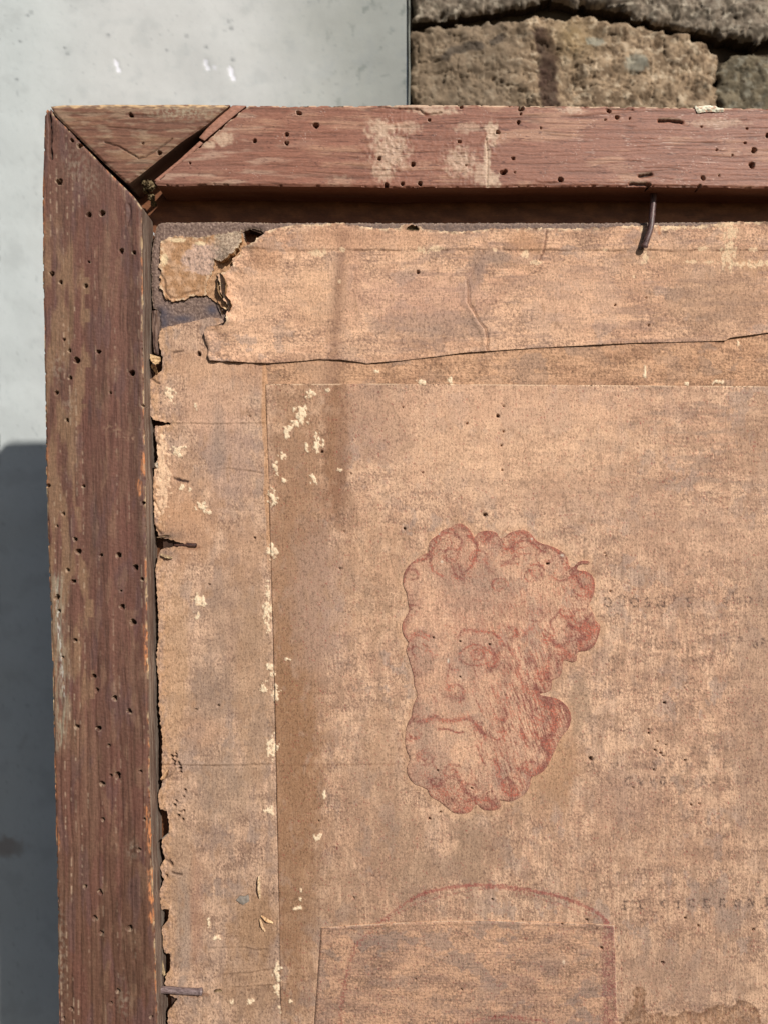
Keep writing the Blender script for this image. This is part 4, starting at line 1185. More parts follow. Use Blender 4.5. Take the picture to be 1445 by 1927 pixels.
ST += quad(930, 980, 6.88, [
    ([(150, 360), (230, 350), (260, 290), (340, 260), (440, 260), (520, 310), (600, 390), (660, 400)], 3, .7), ([(150, 360), (300, 350), (400, 345)], 2, .6), ([(460, 570), (530, 570), (610, 590)], 2.4, .8),
    ([(600, 590), (630, 640), (600, 700)], 5, .35), ([(440, 620), (480, 700), (570, 750)], 3, .5), ([(90, 580), (200, 550), (300, 560)], 2.6, .5), ([(230, 455), (320, 465)], 2, .5), ([(740, 730), (850, 780), (950, 750), (1050, 710)], 3, .6),
    ([(1110, 640), (1230, 680), (1285, 780), (1280, 900), (1240, 980)], 6, .65), ([(1060, 700), (1090, 800), (1130, 860), (1200, 860)], 6, .65), ([(200, 160), (330, 150), (450, 190), (540, 260), (700, 330), (850, 390), (930, 480), (960, 600)], 5, .55),
    ([(1060, 590), (1120, 530), (1220, 530)], 2.4, .8), ([(840, 1170), (790, 1230), (730, 1290), (720, 1370), (760, 1410)], 2.4, .8), ([(640, 1400), (690, 1460), (750, 1490)], 2, .75), ([(620, 1460), (660, 1500), (720, 1510)], 1.6, .6),
    ([(1030, 1290), (1080, 1330), (1150, 1320), (1200, 1270), (1260, 1200)], 3, .6), ([(1280, 1330), (1350, 1400), (1330, 1540), (1240, 1640), (1100, 1680)], 6, .6), ([(1200, 1350), (1200, 1450), (1100, 1560)], 12, .6),
    ([(960, 1330), (1040, 1410), (1130, 1390)], 4, .6), ([(760, 1560), (860, 1640), (960, 1760), (1040, 1770)], 7, .5), ([(600, 1550), (760, 1540)], 2.4, .5), ([(960, 1500), (1040, 1480), (1060, 1540), (980, 1560)], 2, .4),
    ([(1090, 1400), (1120, 1480), (1230, 1500), (1290, 1420)], 2.5, .7), ([(360, 1500), (420, 1430), (480, 1370)], 4, .4), ([(350, 1060), (390, 1040)], 2.4, .5), ([(0, 1470), (60, 1510)], 2, .6), ([(850, 1150), (1000, 1180), (1180, 1140)], 3, .35)])
ST += quad(750, 1250, 6.645, [
    ([(610, 310), (640, 260), (740, 250), (800, 310), (800, 400), (760, 470)], 3.6, .5), ([(600, 400), (700, 420), (790, 420)], 6, .3), ([(430, 400), (460, 470)], 2.4, .5),
    ([(240, 720), (330, 710), (450, 650), (520, 690), (620, 710), (720, 700), (820, 670), (900, 680), (960, 760), (1020, 830), (1070, 880)], 5.5, .72), ([(490, 810), (580, 810), (660, 830), (700, 850), (800, 850)], 1.8, .7),
    ([(130, 740), (190, 680), (240, 650)], 2.6, .4), ([(1150, 910), (1220, 950), (1300, 930)], 1.6, .5), ([(700, 1330), (740, 1420), (790, 1510), (830, 1600), (900, 1650), (1000, 1700), (1100, 1700), (1200, 1760)], 4.5, .65),
    ([(540, 1480), (560, 1600), (640, 1680), (740, 1760), (850, 1790)], 7, .4), ([(700, 1840), (800, 1850), (900, 1800)], 6, .6), ([(1050, 1800), (1150, 1810), (1250, 1780)], 4, .5), ([(400, 1130), (430, 1250), (480, 1320)], 2, .4),
    ([(230, 1150), (320, 1190), (330, 1240)], 2.2, .45), ([(860, 1050), (960, 1010), (1010, 1060)], 2, .3), ([(330, 1400), (450, 1500), (520, 1620)], 6, .3)])
ST += quad(900, 1250, 6.645, [
    ([(700, 300), (760, 400), (850, 500), (930, 600), (960, 700), (950, 800), (900, 880)], 9, .75), ([(640, 540), (680, 640), (760, 700), (810, 720)], 2.2, .75), ([(620, 640), (680, 740), (770, 760)], 1.8, .6), ([(700, 560), (760, 640), (830, 660)], 2.5, .6),
    ([(850, 400), (960, 420), (1060, 490), (1130, 580), (1150, 680), (1130, 770)], 4, .7), ([(820, 920), (860, 1000), (880, 1100), (860, 1200), (800, 1280), (700, 1360)], 9, .65), ([(700, 860), (780, 960), (820, 1080)], 3, .6),
    ([(200, 680), (300, 700), (370, 640), (330, 570)], 4, .55), ([(230, 850), (330, 840), (380, 800)], 1.8, .6), ([(150, 910), (240, 950), (320, 900)], 1.8, .6), ([(270, 1060), (290, 1150), (350, 1200)], 1.8, .6),
    ([(200, 1200), (260, 1300), (260, 1400), (310, 1500), (350, 1600)], 3.6, .65), ([(350, 1430), (430, 1470), (480, 1560), (480, 1640)], 3, .55), ([(390, 1500), (420, 1600), (400, 1680)], 3, .65), ([(480, 1310), (570, 1290), (640, 1360)], 2.6, .6),
    ([(130, 60), (200, 20)], 7, .4), ([(740, 120), (860, 100), (850, 30)], 4, .6), ([(460, 60), (530, 160), (560, 300)], 5, .4), ([(700, 60), (780, 200)], 4, .4), ([(0, 790), (40, 860), (90, 880)], 4, .5)])
_r = np.random.RandomState(11)
for (cx_, cy_, rr_) in [(835, 1022, 24), (852, 1045, 17), (905, 1010, 18), (985, 1022, 26), (1030, 1048, 22), (1085, 1082, 22), (1095, 1112, 18), (1090, 1165, 24), (1103, 1190, 18), (1052, 1200, 20), (1010, 1158, 18),
                        (775, 1082, 24), (776, 1152, 20), (1045, 1240, 18), (1020, 1270, 14), (792, 1042, 14), (1000, 1084, 20), (950, 1046, 20), (900, 1050, 16), (880, 1492, 20), (925, 1500, 18), (820, 1472, 20),
                        (798, 1424, 18), (850, 1452, 16), (960, 1480, 20), (1000, 1444, 18), (780, 1380, 20), (1040, 1340, 26), (1030, 1400, 20), (960, 1190, 14), (1065, 1150, 16), (940, 1100, 16)]:
    for k_ in range(5):
        a0_ = _r.rand() * 6.28
        al_ = 1.0 + _r.rand() * 1.8
        q_ = rr_ * (.3 + .75 * _r.rand())
        ST.append(([(cx_ + q_ * (1 + .15 * t_) * math.cos(a0_ + al_ * t_), cy_ + q_ * .9 * math.sin(a0_ + al_ * t_)) for t_ in np.linspace(0, 1, 6)], 1.2 + _r.rand() * 1.2, .28 + .3 * _r.rand()))
for k_ in range(150):
    bx_, by_ = 880 + 190 * _r.rand(), 1190 + 300 * _r.rand()
    if by_ > 1300 + (1060 - bx_) * .9 + 60:
        continue
    L_ = 16 + 26 * _r.rand()
    an_ = math.radians(62 + 16 * _r.rand())
    ST.append(([(bx_, by_), (bx_ + .5 * L_ * math.cos(an_) - 1, by_ + .5 * L_ * math.sin(an_)), (bx_ + L_ * math.cos(an_), by_ + L_ * math.sin(an_))], 1.0 + .7 * _r.rand(), .22 + .28 * _r.rand()))
ST += [([(897 + 11.5 * math.cos(a), 1232 + 10.5 * math.sin(a)) for a in np.linspace(0, 6.28, 14)], 1.3, .42), ([(897 + 4.5 * math.cos(a), 1231 + 4 * math.sin(a)) for a in np.linspace(0, 6.28, 9)], 1.4, .5),
       ([(862, 1232), (874, 1220), (888, 1213), (904, 1214), (918, 1223), (928, 1233)], 1.3, .4), ([(864, 1240), (880, 1250), (898, 1253), (916, 1249), (927, 1240)], 1.3, .5), ([(860, 1204), (872, 1190), (884, 1185), (900, 1188), (924, 1190), (942, 1204)], 2.4, .25),
       ([(846, 1250), (842, 1268), (840, 1284), (846, 1300)], 1.6, .45), ([(824, 1372), (842, 1371), (856, 1378), (870, 1377)], 1.5, .7), ([(770, 1206), (782, 1196), (796, 1198), (806, 1206)], 2.2, .5), ([(768, 1222), (780, 1216), (792, 1220)], 1.5, .5)]
HBLOB = [(1090, 1130, 22, 26, .30), (1098, 1190, 30, 26, .45), (1040, 1260, 36, 30, .30), (975, 1240, 40, 40, .25), (985, 1330, 60, 60, .30), (1030, 1350, 34, 50, .45), (1030, 1420, 22, 40, .40), (950, 1380, 40, 50, .15), (840, 1030, 36, 24, .28), (870, 1080, 20, 18, .3),
         (1000, 1130, 60, 40, .12), (1060, 1080, 34, 30, .28), (950, 1030, 60, 24, .2), (870, 1490, 50, 34, .28), (820, 1480, 36, 30, .2), (800, 1020, 24, 20, .3), (980, 1470, 40, 30, .22), (930, 1190, 70, 40, .15), (860, 1300, 24, 18, .25)]


def hd_h(x, y, sd):
    p, _ = pits(x, y, HOLES_P, 8)
    return wave(x, y, 230, .5) - p + .25 - .35 * (1 - ss(0, 3, sd)) + fbm(x / 30, y / 34, 2, 402) * .6


def hd_c(x, y, sd):
    # chalk-toned paper: paler ground, grey damp bloom, diagonal hatching
    c = paper(x, y, 400, light=alb(232, 182, 146), mid=alb(206, 158, 128), dark=alb(166, 126, 104), grey=alb(180, 146, 124), fleck=.4, tone=-.02)
    for (a, b, rx, ry, k) in [(900, 1120, 60, 45, .35), (800, 1225, 30, 50, .4), (880, 1240, 50, 60, .3), (795, 1370, 24, 60, .6), (800, 1460, 40, 36, .55), (930, 1090, 40, 30, .4), (850, 1090, 50, 30, .35), (880, 1330, 40, 30, .3), (940, 1460, 16, 30, .5)]:
        c = mix(c, alb(176, 144, 122), ss(.15, .8, blob(x, y, a, b, rx, ry) + .4 * fbm(x / 14, y / 14, 3, 405)) * k)
    for (a, b, rx, ry, k) in [(870, 1380, 50, 40, .5), (830, 1035, 22, 18, .5), (800, 1075, 30, 40, .4), (960, 1060, 50, 26, .4), (1020, 1120, 50, 40, .35), (880, 1440, 60, 24, .4)]:
        c = mix(c, alb(236, 190, 150), blob(x, y, a, b, rx, ry) * k * ss(-.3, .2, fbm(x / 6, y / 6, 3, 406)))
    u = x * .94 - y * .34
    v = x * .34 + y * .94
    hat = ss(-.1, .35, fbm(u / 2.4, v / 26, 2, 407))
    hat2 = ss(-.05, .3, fbm(x / 2.6, y / 3.4, 2, 408))
    d = np.zeros(x.shape)
    for (a, b, rx, ry, k) in HBLOB:
        d = d + blob(x, y, a, b, rx, ry) * k
    right = ss(1000, 1250, y) * ss(880, 960, x)
    dens = d * (hat * right + hat2 * (1 - right)) * 1.7 + .20 * hat * right * ss(10, 30, sd) + .16 * hat2 + .14 * hat * ss(4, 14, sd)
    for q, w, k in ST:
        dens = dens + (stroke(x, y, q, w * .7) * 1.0 + stroke(x, y, q, w * 1.9) * .42 * (.4 + .6 * hat2)) * k
    rim = (1 - ss(2, 22, sd)) * ss(-.5, .35, fbm(x / 24, y / 24, 2, 409)) * .34 + (1 - ss(0, 4, sd)) * .26
    purple = np.clip(rim * 1.7 * (.45 + .55 * hat2) + dens * .6, 0, .85)
    c = mix(c, alb(140, 86, 74), purple)
    hot = ss(-.25, .25, fbm(x / 22, y / 22, 2, 410))
    c = mix(c, mix(const(x, alb(146, 82, 72)), alb(200, 108, 84), hot), np.clip(dens, 0, .86) * ss(-.25, .3, fbm(x / 2.8, y / 2.8, 2, 411)))
    c = paint_falloff(c, x, y)
    c = c * (1 + .30 * fbm(x / 3.0, y / 3.4, 2, 412, .7) + .16 * fbm(x / 3.2, y / 40, 2, 413))[:, None]
    c = mix(c, alb(92, 56, 46), (1 - ss(0, 1.3, sd)) * .25 * ss(-.3, .3, fbm(x / 20, y / 20, 2, 414)))
    c = mix(c, alb(240, 226, 200), (blob(x, y, 825, 1004, 2, 2) + blob(x, y, 831, 1057, 2, 2) + blob(x, y, 1000, 1014, 2, 2) + blob(x, y, 843, 1244, 1.6, 4) + blob(x, y, 1057, 1045, 3, 2)) * .8)
    _, m = pits(x, y, HOLES_P, 1)
    return mix(c, alb(52, 36, 30), m * .85)  # hole shade put into the colour of the drawing


sheet('cut_out_head_drawing', HEAD, axis(750, 1136, 1.45), axis(980, 1536, 1.45), D_BOARD - 2.6, hd_h, hd_c, M_PAPER, board, skirt=(1.4, 1, lambda x, y, t: const(x, alb(214, 160, 118))),
      label='red chalk drawing of a curly bearded head, cut out along its outline')

# -- lower patch
PATCH = [(605, 1746), (680, 1740), (760, 1736), (840, 1733), (920, 1733), (1000, 1735), (1080, 1738), (1155, 1741), (1157, 1800), (1160, 1870), (1162, 1927), (1168, 2150), (575, 2150), (592, 1927), (598, 1850)]


def p_h(x, y, sd):
    p, _ = pits(x, y, HOLES_P, 8)
    return wave(x, y, 230, .5) - p + .3 + pn(x / 120, y / 2.6, 420) * .35 + .9 * np.exp(-((sd - 4) / 3.0) ** 2) - .4 * (1 - ss(0, 2, sd))


def p_c(x, y, sd):
    c = paper(x, y, 430, False, light=alb(222, 172, 136), mid=alb(190, 148, 122), dark=alb(146, 114, 94), grey=alb(160, 134, 118))
    ln = pn(x / 60, y / 1.9, 431) * ss(-.2, .3, fbm(x / 60, y / 40, 2, 432))
    c = c * (1 + .22 * ln)[:, None]
    c = chalk(c, x, y, stroke(x, y, ARC, 6.5) * .58)
    c = chalk(c, x, y, ss(1124, 1138, x + 8 * fbm(x / 20, y / 20, 2, 434)) * .62, 436, (150, 80, 78))
    c = chalk(c, x, y, stroke(x, y, ARC_B, 5) * .6)
    c = paint_falloff(c, x, y)
    c = mix(c, alb(236, 200, 166), (1 - ss(0, 1.8, sd)) * ss(-.3, .1, pn(x / 30, y / 30, 437)) * ss(600, 640, x) * .7)  # lit top and right rim of the patch painted pale
    c = mix(c, alb(104, 70, 54), np.exp(-((sd - 1.0) / 1.2) ** 2) * ss(630, 606, x) * .6)  # shaded left rim of the patch painted dark
    c = mix(c, alb(244, 210, 176), ss(.4, .8, blob(x, y, 1060, 1810, 3.4, 6)) * .8)
    _, m = pits(x, y, HOLES_P, 1)
    return mix(c, alb(52, 36, 30), m * .85)  # shade in the patch's holes painted in


sheet('paper_patch', PATCH, axis(570, 1172, 1.7), axis(1728, 2145, 1.7, 0, 1938), D_BOARD - 2.6, p_h, p_c, M_PAPER, board, skirt=(1.6, 1, lambda x, y, t: const(x, alb(222, 176, 134))),
      label='rectangular laid paper patch with a red chalk curve showing through')


# -- curls, flaps and scales
def flap(name, A, B, d0, direction, length, curl, c1, c2, seed, label=None, ragged=.35, lift0=0.0, n=16):
    t, u = np.meshgrid(np.linspace(0, 1, n), np.linspace(0, 1, n))
    Lr = length * (1 + ragged * fbm(t * 5, t * 0, 3, seed)) * np.sin(np.clip(t, .04, .96) * np.pi) ** .35
    ph = u * curl
    R = Lr / max(abs(curl), .01)
    fwd = R * np.sin(ph)
    up = R * (1 - np.cos(ph)) + lift0 + .6 * fbm(t * 4, u * 4, 2, seed + 1)
    px = A[0] + (B[0] - A[0]) * t + direction[0] * fwd
    py = A[1] + (B[1] - A[1]) * t + direction[1] * fwd
    s = 1 + d0 / F
    P = np.stack([(px - CX) * s * U, (d0 - up) * U, -(py - CY) * s * U], -1).reshape(-1, 3)
    idx = np.arange(n * n).reshape(n, n)
    q = np.stack([idx[:-1, :-1], idx[1:, :-1], idx[1:, 1:], idx[:-1, 1:]], -1).reshape(-1, 4)
    P2 = P + np.array([0.4, 1.4, -0.4]) * U
    P = np.concatenate([P, P2])
    q = np.concatenate([q, q + n * n])
    x = px.ravel()
    y = py.ravel()
    c = mix(const(x, alb(*c1)), alb(*c2), ss(-.15, .25, fbm(x / 5, y / 5, 3, seed + 2)))
    c = np.concatenate([c, c * .9])
    return make_obj(name, P, q, c, M_PAPER, board, label=label)


flap('paper_curl', (409, 514), (417, 556), D_BOARD - 4, (1, .1), 34, 1.9, (190, 150, 108), (140, 108, 76), 501, 'curled brown paper shred at the torn corner')
flap('paper_curl', (413, 530), (420, 560), D_BOARD - 4, (-.5, .2), 14, 1.4, (176, 140, 100), (130, 100, 70), 502)
flap('paper_curl', (419, 556), (427, 584), D_BOARD - 4, (1, .2), 26, 1.7, (196, 150, 106), (140, 104, 72), 503)
flap('paper_curl', (408, 566), (418, 592), D_BOARD - 1, (.7, .1), 8, 1.4, (222, 182, 136), (160, 120, 88), 504)
flap('paper_curl', (421, 577), (432, 580), D_BOARD - 4, (0, 1), 6, 1.2, (236, 196, 150), (190, 150, 110), 505)
flap('paper_curl', (283, 666), (302, 672), D_BOARD - 1, (.15, 1), 24, 1.2, (222, 184, 136), (160, 124, 86), 506, 'curled pale shred at the torn left edge')
flap('paper_curl', (284, 690), (296, 706), D_BOARD - 1, (.5, -.8), 16, 1.6, (206, 166, 120), (130, 98, 68), 507)
flap('paper_curl', (312, 1573), (320, 1566), D_BOARD - 1, (-.75, .35), 22, 2.6, (204, 186, 164), (226, 206, 180), 508, 'rolled pale shred standing off the left edge')
flap('paper_curl', (298, 870), (299, 880), D_BOARD - 1, (-1, -.1), 10, 1.8, (200, 180, 156), (160, 138, 116), 509)
flap('paper_curl', (489, 1649), (491, 1690), D_BOARD - 1, (-1, -.03), 8, 1.9, (226, 196, 158), (196, 160, 120), 510, 'narrow curled sliver near the seam')
flap('paper_curl', (493, 1722), (515, 1735), D_BOARD - 1, (-.25, .6), 9, 1.8, (236, 198, 150), (190, 146, 104), 511)
flap('paper_curl', (491, 1728), (501, 1752), D_BOARD - 1, (-.8, .3), 7, 1.5, (214, 178, 138), (170, 130, 96), 512)
flap('paper_curl', (459, 432), (490, 436), D_BOARD + 2, (.1, .2), 5, 1.0, (90, 66, 46), (60, 44, 32), 513)
flap('paper_curl', (418, 1866), (404, 1868), D_BOARD - 1, (.1, -1), 14, 1.4, (178, 146, 110), (140, 112, 84), 514)
flap('paper_curl', (305, 1802), (312, 1835), D_BOARD + 1, (-.8, .1), 9, 1.6, (150, 126, 96), (196, 166, 124), 515)
flap('paper_curl', (766, 432), (788, 434), D_BOARD - 4, (0, -1), 11, 1.6, (120, 96, 66), (86, 68, 48), 516, 'small dark flap on the upper margin')
flap('paper_curl', (302, 1466), (316, 1447), D_BOARD - 1, (.6, .3), 13, 1.2, (222, 176, 132), (190, 144, 104), 517)
flap('paper_curl', (303, 1042), (325, 1048), D_BOARD - 1, (.1, .9), 9, 1.7, (206, 176, 132), (150, 124, 96), 518)
flap('paper_curl', (296, 1012), (322, 1010), D_BOARD - 1, (.2, -.6), 8, .9, (170, 140, 110), (120, 96, 80), 519)
# grey scale stuck on the border paper
sheet('grey_flake', [(445, 1694), (452, 1686), (462, 1687), (468, 1683), (470, 1696), (458, 1703), (451, 1699)], axis(440, 474, 1.3), axis(1680, 1706, 1.3), D_BOARD - 2.5, lambda x, y, sd: ss(0, 3, sd) + pn(x / 5, y / 5, 520),
      lambda x, y, sd: const(x, alb(150, 136, 122)), M_FLAKE, board, skirt=(3, 1, lambda x, y, t: const(x, alb(130, 116, 100))), label='small grey flake on the border paper')


# ================================================================ NAILS (driven into the frame, resting on the panel)
def nail(name, pts, r, label, seed, c1, c2, head=None, group='iron nails holding the panel in the frame'):
    P = smooth_pts([(p[0], p[1]) for p in pts], 5, False)
    dd = np.interp(np.linspace(0, 1, len(P)), np.linspace(0, 1, len(pts)), [p[2] for p in pts])
    C = np.array([at(p[0], p[1], d) for p, d in zip(P, dd)])
    n = len(C)
    m = 18
    T = np.gradient(C, axis=0)
    T /= np.linalg.norm(T, axis=1)[:, None]
    up = np.array([0, 1, 0.0])
    A = np.cross(T, up)
    A /= np.linalg.norm(A, axis=1)[:, None]
    B = np.cross(T, A)
    ang = np.linspace(0, 2 * np.pi, m, endpoint=False)
    rad = np.full(n, r) * np.linspace(1.0, .92, n)
    rad[-1] *= .8
    if head:
        rad[-3:-1] = head
    k, a = np.meshgrid(np.arange(n), ang, indexing='ij')
    rr = rad[k] * (1 + .09 * fbm(k / 2.0, a * 1.3, 2, seed))
    V = C[:, None, :] + (A[:, None, :] * np.cos(a)[..., None] + B[:, None, :] * np.sin(a)[..., None]) * (rr * U)[..., None]
    V = V.reshape(-1, 3)
    idx = np.arange(n * m).reshape(n, m)
    j = np.roll(idx, -1, axis=1)
    q = np.stack([idx[:-1], idx[1:], j[1:], j[:-1]], -1).reshape(-1, 4)
    # end caps
    caps = []
    extra = []
    base = len(V)
    for e, ring in ((0, idx[0]), (n - 1, idx[-1])):
        extra.append(C[e])
        ci = base + len(extra) - 1
        for i in range(0, m, 2):
            caps.append((ring[i], ring[(i + 1) % m], ring[(i + 2) % m], ci))
    V = np.concatenate([V, np.array(extra)])
    q = np.concatenate([q, np.array(caps)])
    kk = np.concatenate([k.ravel(), [0, n - 1]]).astype(float)
    aa = np.concatenate([a.ravel(), [0, 0]])
    c = mix(const(kk, alb(*c1)), alb(*c2), ss(-.1, .3, fbm(kk / 1.5, aa * 2, 3, seed + 4)))
    o = make_obj(name, V, q, c, M_IRON, None, origin=tuple(C[0]))
    o['label'] = label
    o['category'] = 'nail'
    o['group'] = group
    return o


nail('nail', [(1229, 352, 40), (1228, 380, 34), (1226, 405, 31), (1223, 430, 29), (1216, 452, 29), (1211, 466, 32)], 6.0, 'bent dark nail below the top rail, resting on the top border paper', 601, (118, 88, 82), (66, 48, 46), 6.6)
nail('nail', [(290, 1862, 36), (320, 1863, 35), (345, 1865, 34), (370, 1866, 33), (382, 1866, 33)], 6.6, 'straight horizontal nail at the left rail near the bottom of the torn edge', 602, (140, 118, 112), (96, 76, 72), 7.2)
nail('nail', [(330, 1026, 54), (345, 1026, 48), (358, 1026, 42.5), (371, 1026, 41.5)], 4.6, 'rusty nail half buried in the slit of the left border paper', 603, (96, 64, 52), (58, 42, 40))

# ================================================================ THE WALLS BEHIND
# painted plaster: runs flat and then sweeps forward to a rounded edge beside the stone
wall = thing('plaster_wall', 'pale grey painted plaster wall behind the frame on the left, chipped in spots', 'wall', at(100, 2900, D_WALL))
SW = 1 + D_WALL / F


def build_plaster():
    xs = np.concatenate([axis(-1400, -20, 40, -99999), axis(-18, 760, 4.0, -99999, 99999)])
    ys = np.concatenate([np.arange(-1300, -20, 40.), np.arange(-18, 215, 4.0), np.arange(216, 800, 6.), np.arange(800, 1950, 6.), np.arange(1960, 3300, 50.)])
    X, Y = np.meshgrid(xs, ys)
    x, y = X.ravel(), Y.ravel()
    # concave sweep: the plaster turns towards the viewer near its right edge
    u = np.clip((x - 440) / 312.0, 0, 1.1)
    fwd = 120 * u ** 2.1
    h = fbm(x / 160, y / 160, 2, 701) * 8 + fbm(x / 30, y / 30, 3, 702) * .8 + fwd + 26 * ss(.94, 1.0, u) * 0
    CH = [((219, 115), (221, 124), (224, 134)), ((387, 116), (391, 126), (392, 130)), ((434, 130), (437, 140), (440, 147))]
    c = const(x, alb(207, 203, 195))
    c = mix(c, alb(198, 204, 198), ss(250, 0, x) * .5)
    c = mix(c, alb(186, 184, 170), ss(420, 700, x + 60 * fbm(x / 90, y / 90, 2, 703)) * .75)  # dimming of the plaster turned from the sun, put into its colour
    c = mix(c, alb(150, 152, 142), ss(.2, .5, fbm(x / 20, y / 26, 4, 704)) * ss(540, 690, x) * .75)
    c = mix(c, alb(166, 172, 168), ss(.28, .45, fbm(x / 9, y / 9, 3, 705)) * .2)
    dk = ss(.60, .72, pn(x / 9, y / 9, 706))
    c = mix(c, alb(130, 132, 130), dk * .3 * ss(.1, .3, pn(x / 60, y / 60, 709)))
    for q, w in zip(CH, (3.2, 4.2, 5.0)):
        m = ss(.35, .6, stroke(x, y, q, w))
        c = mix(c, alb(244, 238, 238), m)
        h = h - m * 2
    c = mix(c, alb(232, 226, 226), ss(.4, .7, blob(x, y, 405, 127, 6, 5)) * .7)
    for a, b, r in [(60, 24, 2), (53, 30, 1.5), (128, 101, 2.2), (39, 78, 1.6), (33, 150, 2), (431, 40, 2), (436, 53, 2.6), (389, 89, 2), (439, 113, 2.5), (123, 90, 1.6), (352, 68, 2), (315, 95, 1.6), (205, 67, 2)]:
        c = mix(c, alb(110, 112, 112), blob(x, y, a, b, r + 1.2, r + .8) * .8)
    st = ss(.25, .75, blob(x, y, 14, 1594, 36, 20) + .35 * fbm(x / 14, y / 12, 3, 707))
    c = mix(c, alb(150, 128, 112), st * .65)
    c = mix(c, alb(176, 176, 170), ss(.1, .4, fbm(x / 60, y / 50, 4, 708)) * .3)
    c = c * (1 + .02 * fbm(x / 14, y / 14, 3, 719) + .04 * fbm(x / 120, y / 100, 2, 720))[:, None]
    c = mix(c, alb(180, 178, 170), stroke(x, y, [(38, 1408), (50, 1385)], 4) * .5)
    sc_ = 1 + (D_WALL) / F
    ck = ss(.955, .99, 1 - np.abs(fbm(x / 90, y / 60, 3, 721))) * ss(.05, .25, fbm(x / 120, y / 120, 2, 722))
    c = mix(c, alb(160, 160, 154), ck * .1)
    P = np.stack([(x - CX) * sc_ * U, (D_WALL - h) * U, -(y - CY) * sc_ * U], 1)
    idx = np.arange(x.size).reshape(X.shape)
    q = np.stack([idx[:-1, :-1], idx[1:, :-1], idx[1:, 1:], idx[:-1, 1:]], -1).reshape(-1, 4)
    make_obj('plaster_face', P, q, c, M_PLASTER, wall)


build_plaster()


def block(name, x0, x1, y0, y1, d0, d1, col, mat, parent, label=None, s=None, n=24, seed=0, amp=1.0):
    """upright bar with slightly uneven faces; plan coordinates at scale s"""
    s = s or 1 + d0 / F
    ts = np.linspace(y0, y1, n * 4)
    prof = [(x0, d1), (x0, d0 + 3), (x0 + 1.2, d0), ((x0 + x1) / 2, d0 - 1), (x1 - 1.2, d0), (x1, d0 + 3), (x1, d1)]
    V, Cc = [], []
    for ty in ts:
        for k, (a, b) in enumerate(prof):
            j = amp * float(pn(np.array([ty / 25.0]), np.array([k * 1.7]), seed)[0])
            V.append(((a + j - CX) * s * U, (b + j * .6) * U, -(ty - CY) * s * U))
    V = np.array(V)
    m = len(prof)
    idx = np.arange(len(V)).reshape(-1, m)
    q = np.stack([idx[:-1, :-1], idx[1:, :-1], idx[1:, 1:], idx[:-1, 1:]], -1).reshape(-1, 4)
    x = V[:, 0] / U
    y = V[:, 2] / U
    c = mix(const(x, alb(*col)), alb(*[v * .55 for v in col]), ss(-.1, .35, fbm(x / 5, y / 12, 3, seed + 3)))
    return make_obj(name, V, q, c, mat, parent, label=label)


# metal edging bead that finishes the plaster
block('edge_bead', 756, 763, -900, 3000, D_WALL - 90, D_WALL + 40, (112, 120, 124), M_PLASTER, wall, label='thin grey edging strip where plaster meets stone', s=SW, seed=711)
block('edge_bead', 766, 769.5, -900, 3000, D_WALL - 70, D_WALL + 60, (150, 148, 136), M_PLASTER, wall, s=SW, seed=715, amp=1.4)

# rubble stone wall to the right
stone = thing('stone_wall', 'rough brown rubble stone wall seen above the top rail on the right', 'wall', at(1100, 2900, D_WALL))
JOINT = [(740, 62), (777, 51), (834, 42), (921, 33), (988, 20), (1040, 8), (1075, 6), (1102, 12), (1153, 27), (1215, 42), (1293, 62), (1355, 78), (1421, 84), (1445, 76), (1500, 60), (1560, 50)]


def st_h(seed, amp, edge, x, y, sd):
    r = edge * np.sqrt(np.clip(1 - (1 - np.clip(sd / (edge * 1.3), 0, 1)) ** 2, 0, 1))
    big = fbm(x / 80, y / 60, 4, seed, .42) + .35 * np.abs(fbm(x / 55, y / 45, 2, seed + 2))
    cr = np.abs(fbm(x / 36, y / 32, 4, seed + 7, .6))
    return r + amp * big - amp * .25 * ss(.10, 0, cr) + amp * .05 * fbm(x / 8, y / 8, 3, seed + 5, .6)


def st_c(c1, c2, c3, seed, x, y, sd):
    n = fbm(x / 26, y / 24, 5, seed, .6)
    c = mix(const(x, alb(*c1)), alb(*c2), ss(-.15, .25, n))
    c = mix(c, alb(*c3), ss(.06, .30, fbm(x / 20, y / 17, 4, seed + 4, .6)) * .75)
    f = fbm(x / 4, y / 5, 3, seed + 8, .65)
    c = c * (1 + .38 * f)[:, None]
    c = c * (1 + .22 * ss(-.3, .3, fbm(x / 60, y / 50, 3, seed + 12)) - .11)[:, None]
    c = mix(c, alb(60, 44, 34), ss(.14, .40, fbm(x / 9, y / 11, 4, seed + 9, .6)) * .55)
    return c


def add_stone(poly, d, amp, edge, cols, seed, label, fine=True, extra=None):
    p = np.array(poly)
    st = 2.6 if fine else 16
    lo, hi = (765, 1460)
    xs = np.unique(np.concatenate([np.arange(p[:, 0].min() - 8, p[:, 0].max() + 10, 24.), np.arange(max(p[:, 0].min() - 8, lo), min(p[:, 0].max() + 8, hi), st)])) if fine else np.arange(p[:, 0].min() - 20, p[:, 0].max() + 30, st)
    ys = np.unique(np.concatenate([np.arange(p[:, 1].min() - 8, p[:, 1].max() + 10, 24.), np.arange(max(p[:, 1].min() - 8, -60), min(p[:, 1].max() + 8, 345), st)])) if fine else np.arange(p[:, 1].min() - 20, p[:, 1].max() + 30, st)
    cf = lambda x, y, sd: st_c(*cols, seed, x, y, sd) if extra is None else extra(st_c(*cols, seed, x, y, sd), x, y)
    return sheet('stone', poly, xs, ys, d, lambda x, y, sd: st_h(seed, amp, edge, x, y, sd), cf, M_STONE, stone,
                 edge=lambda x, y: fbm(x / 30, y / 24, 3, seed + 20) * 14, skirt=(70, 2, lambda x, y, t: const(x, alb(70, 58, 46))), label=label)


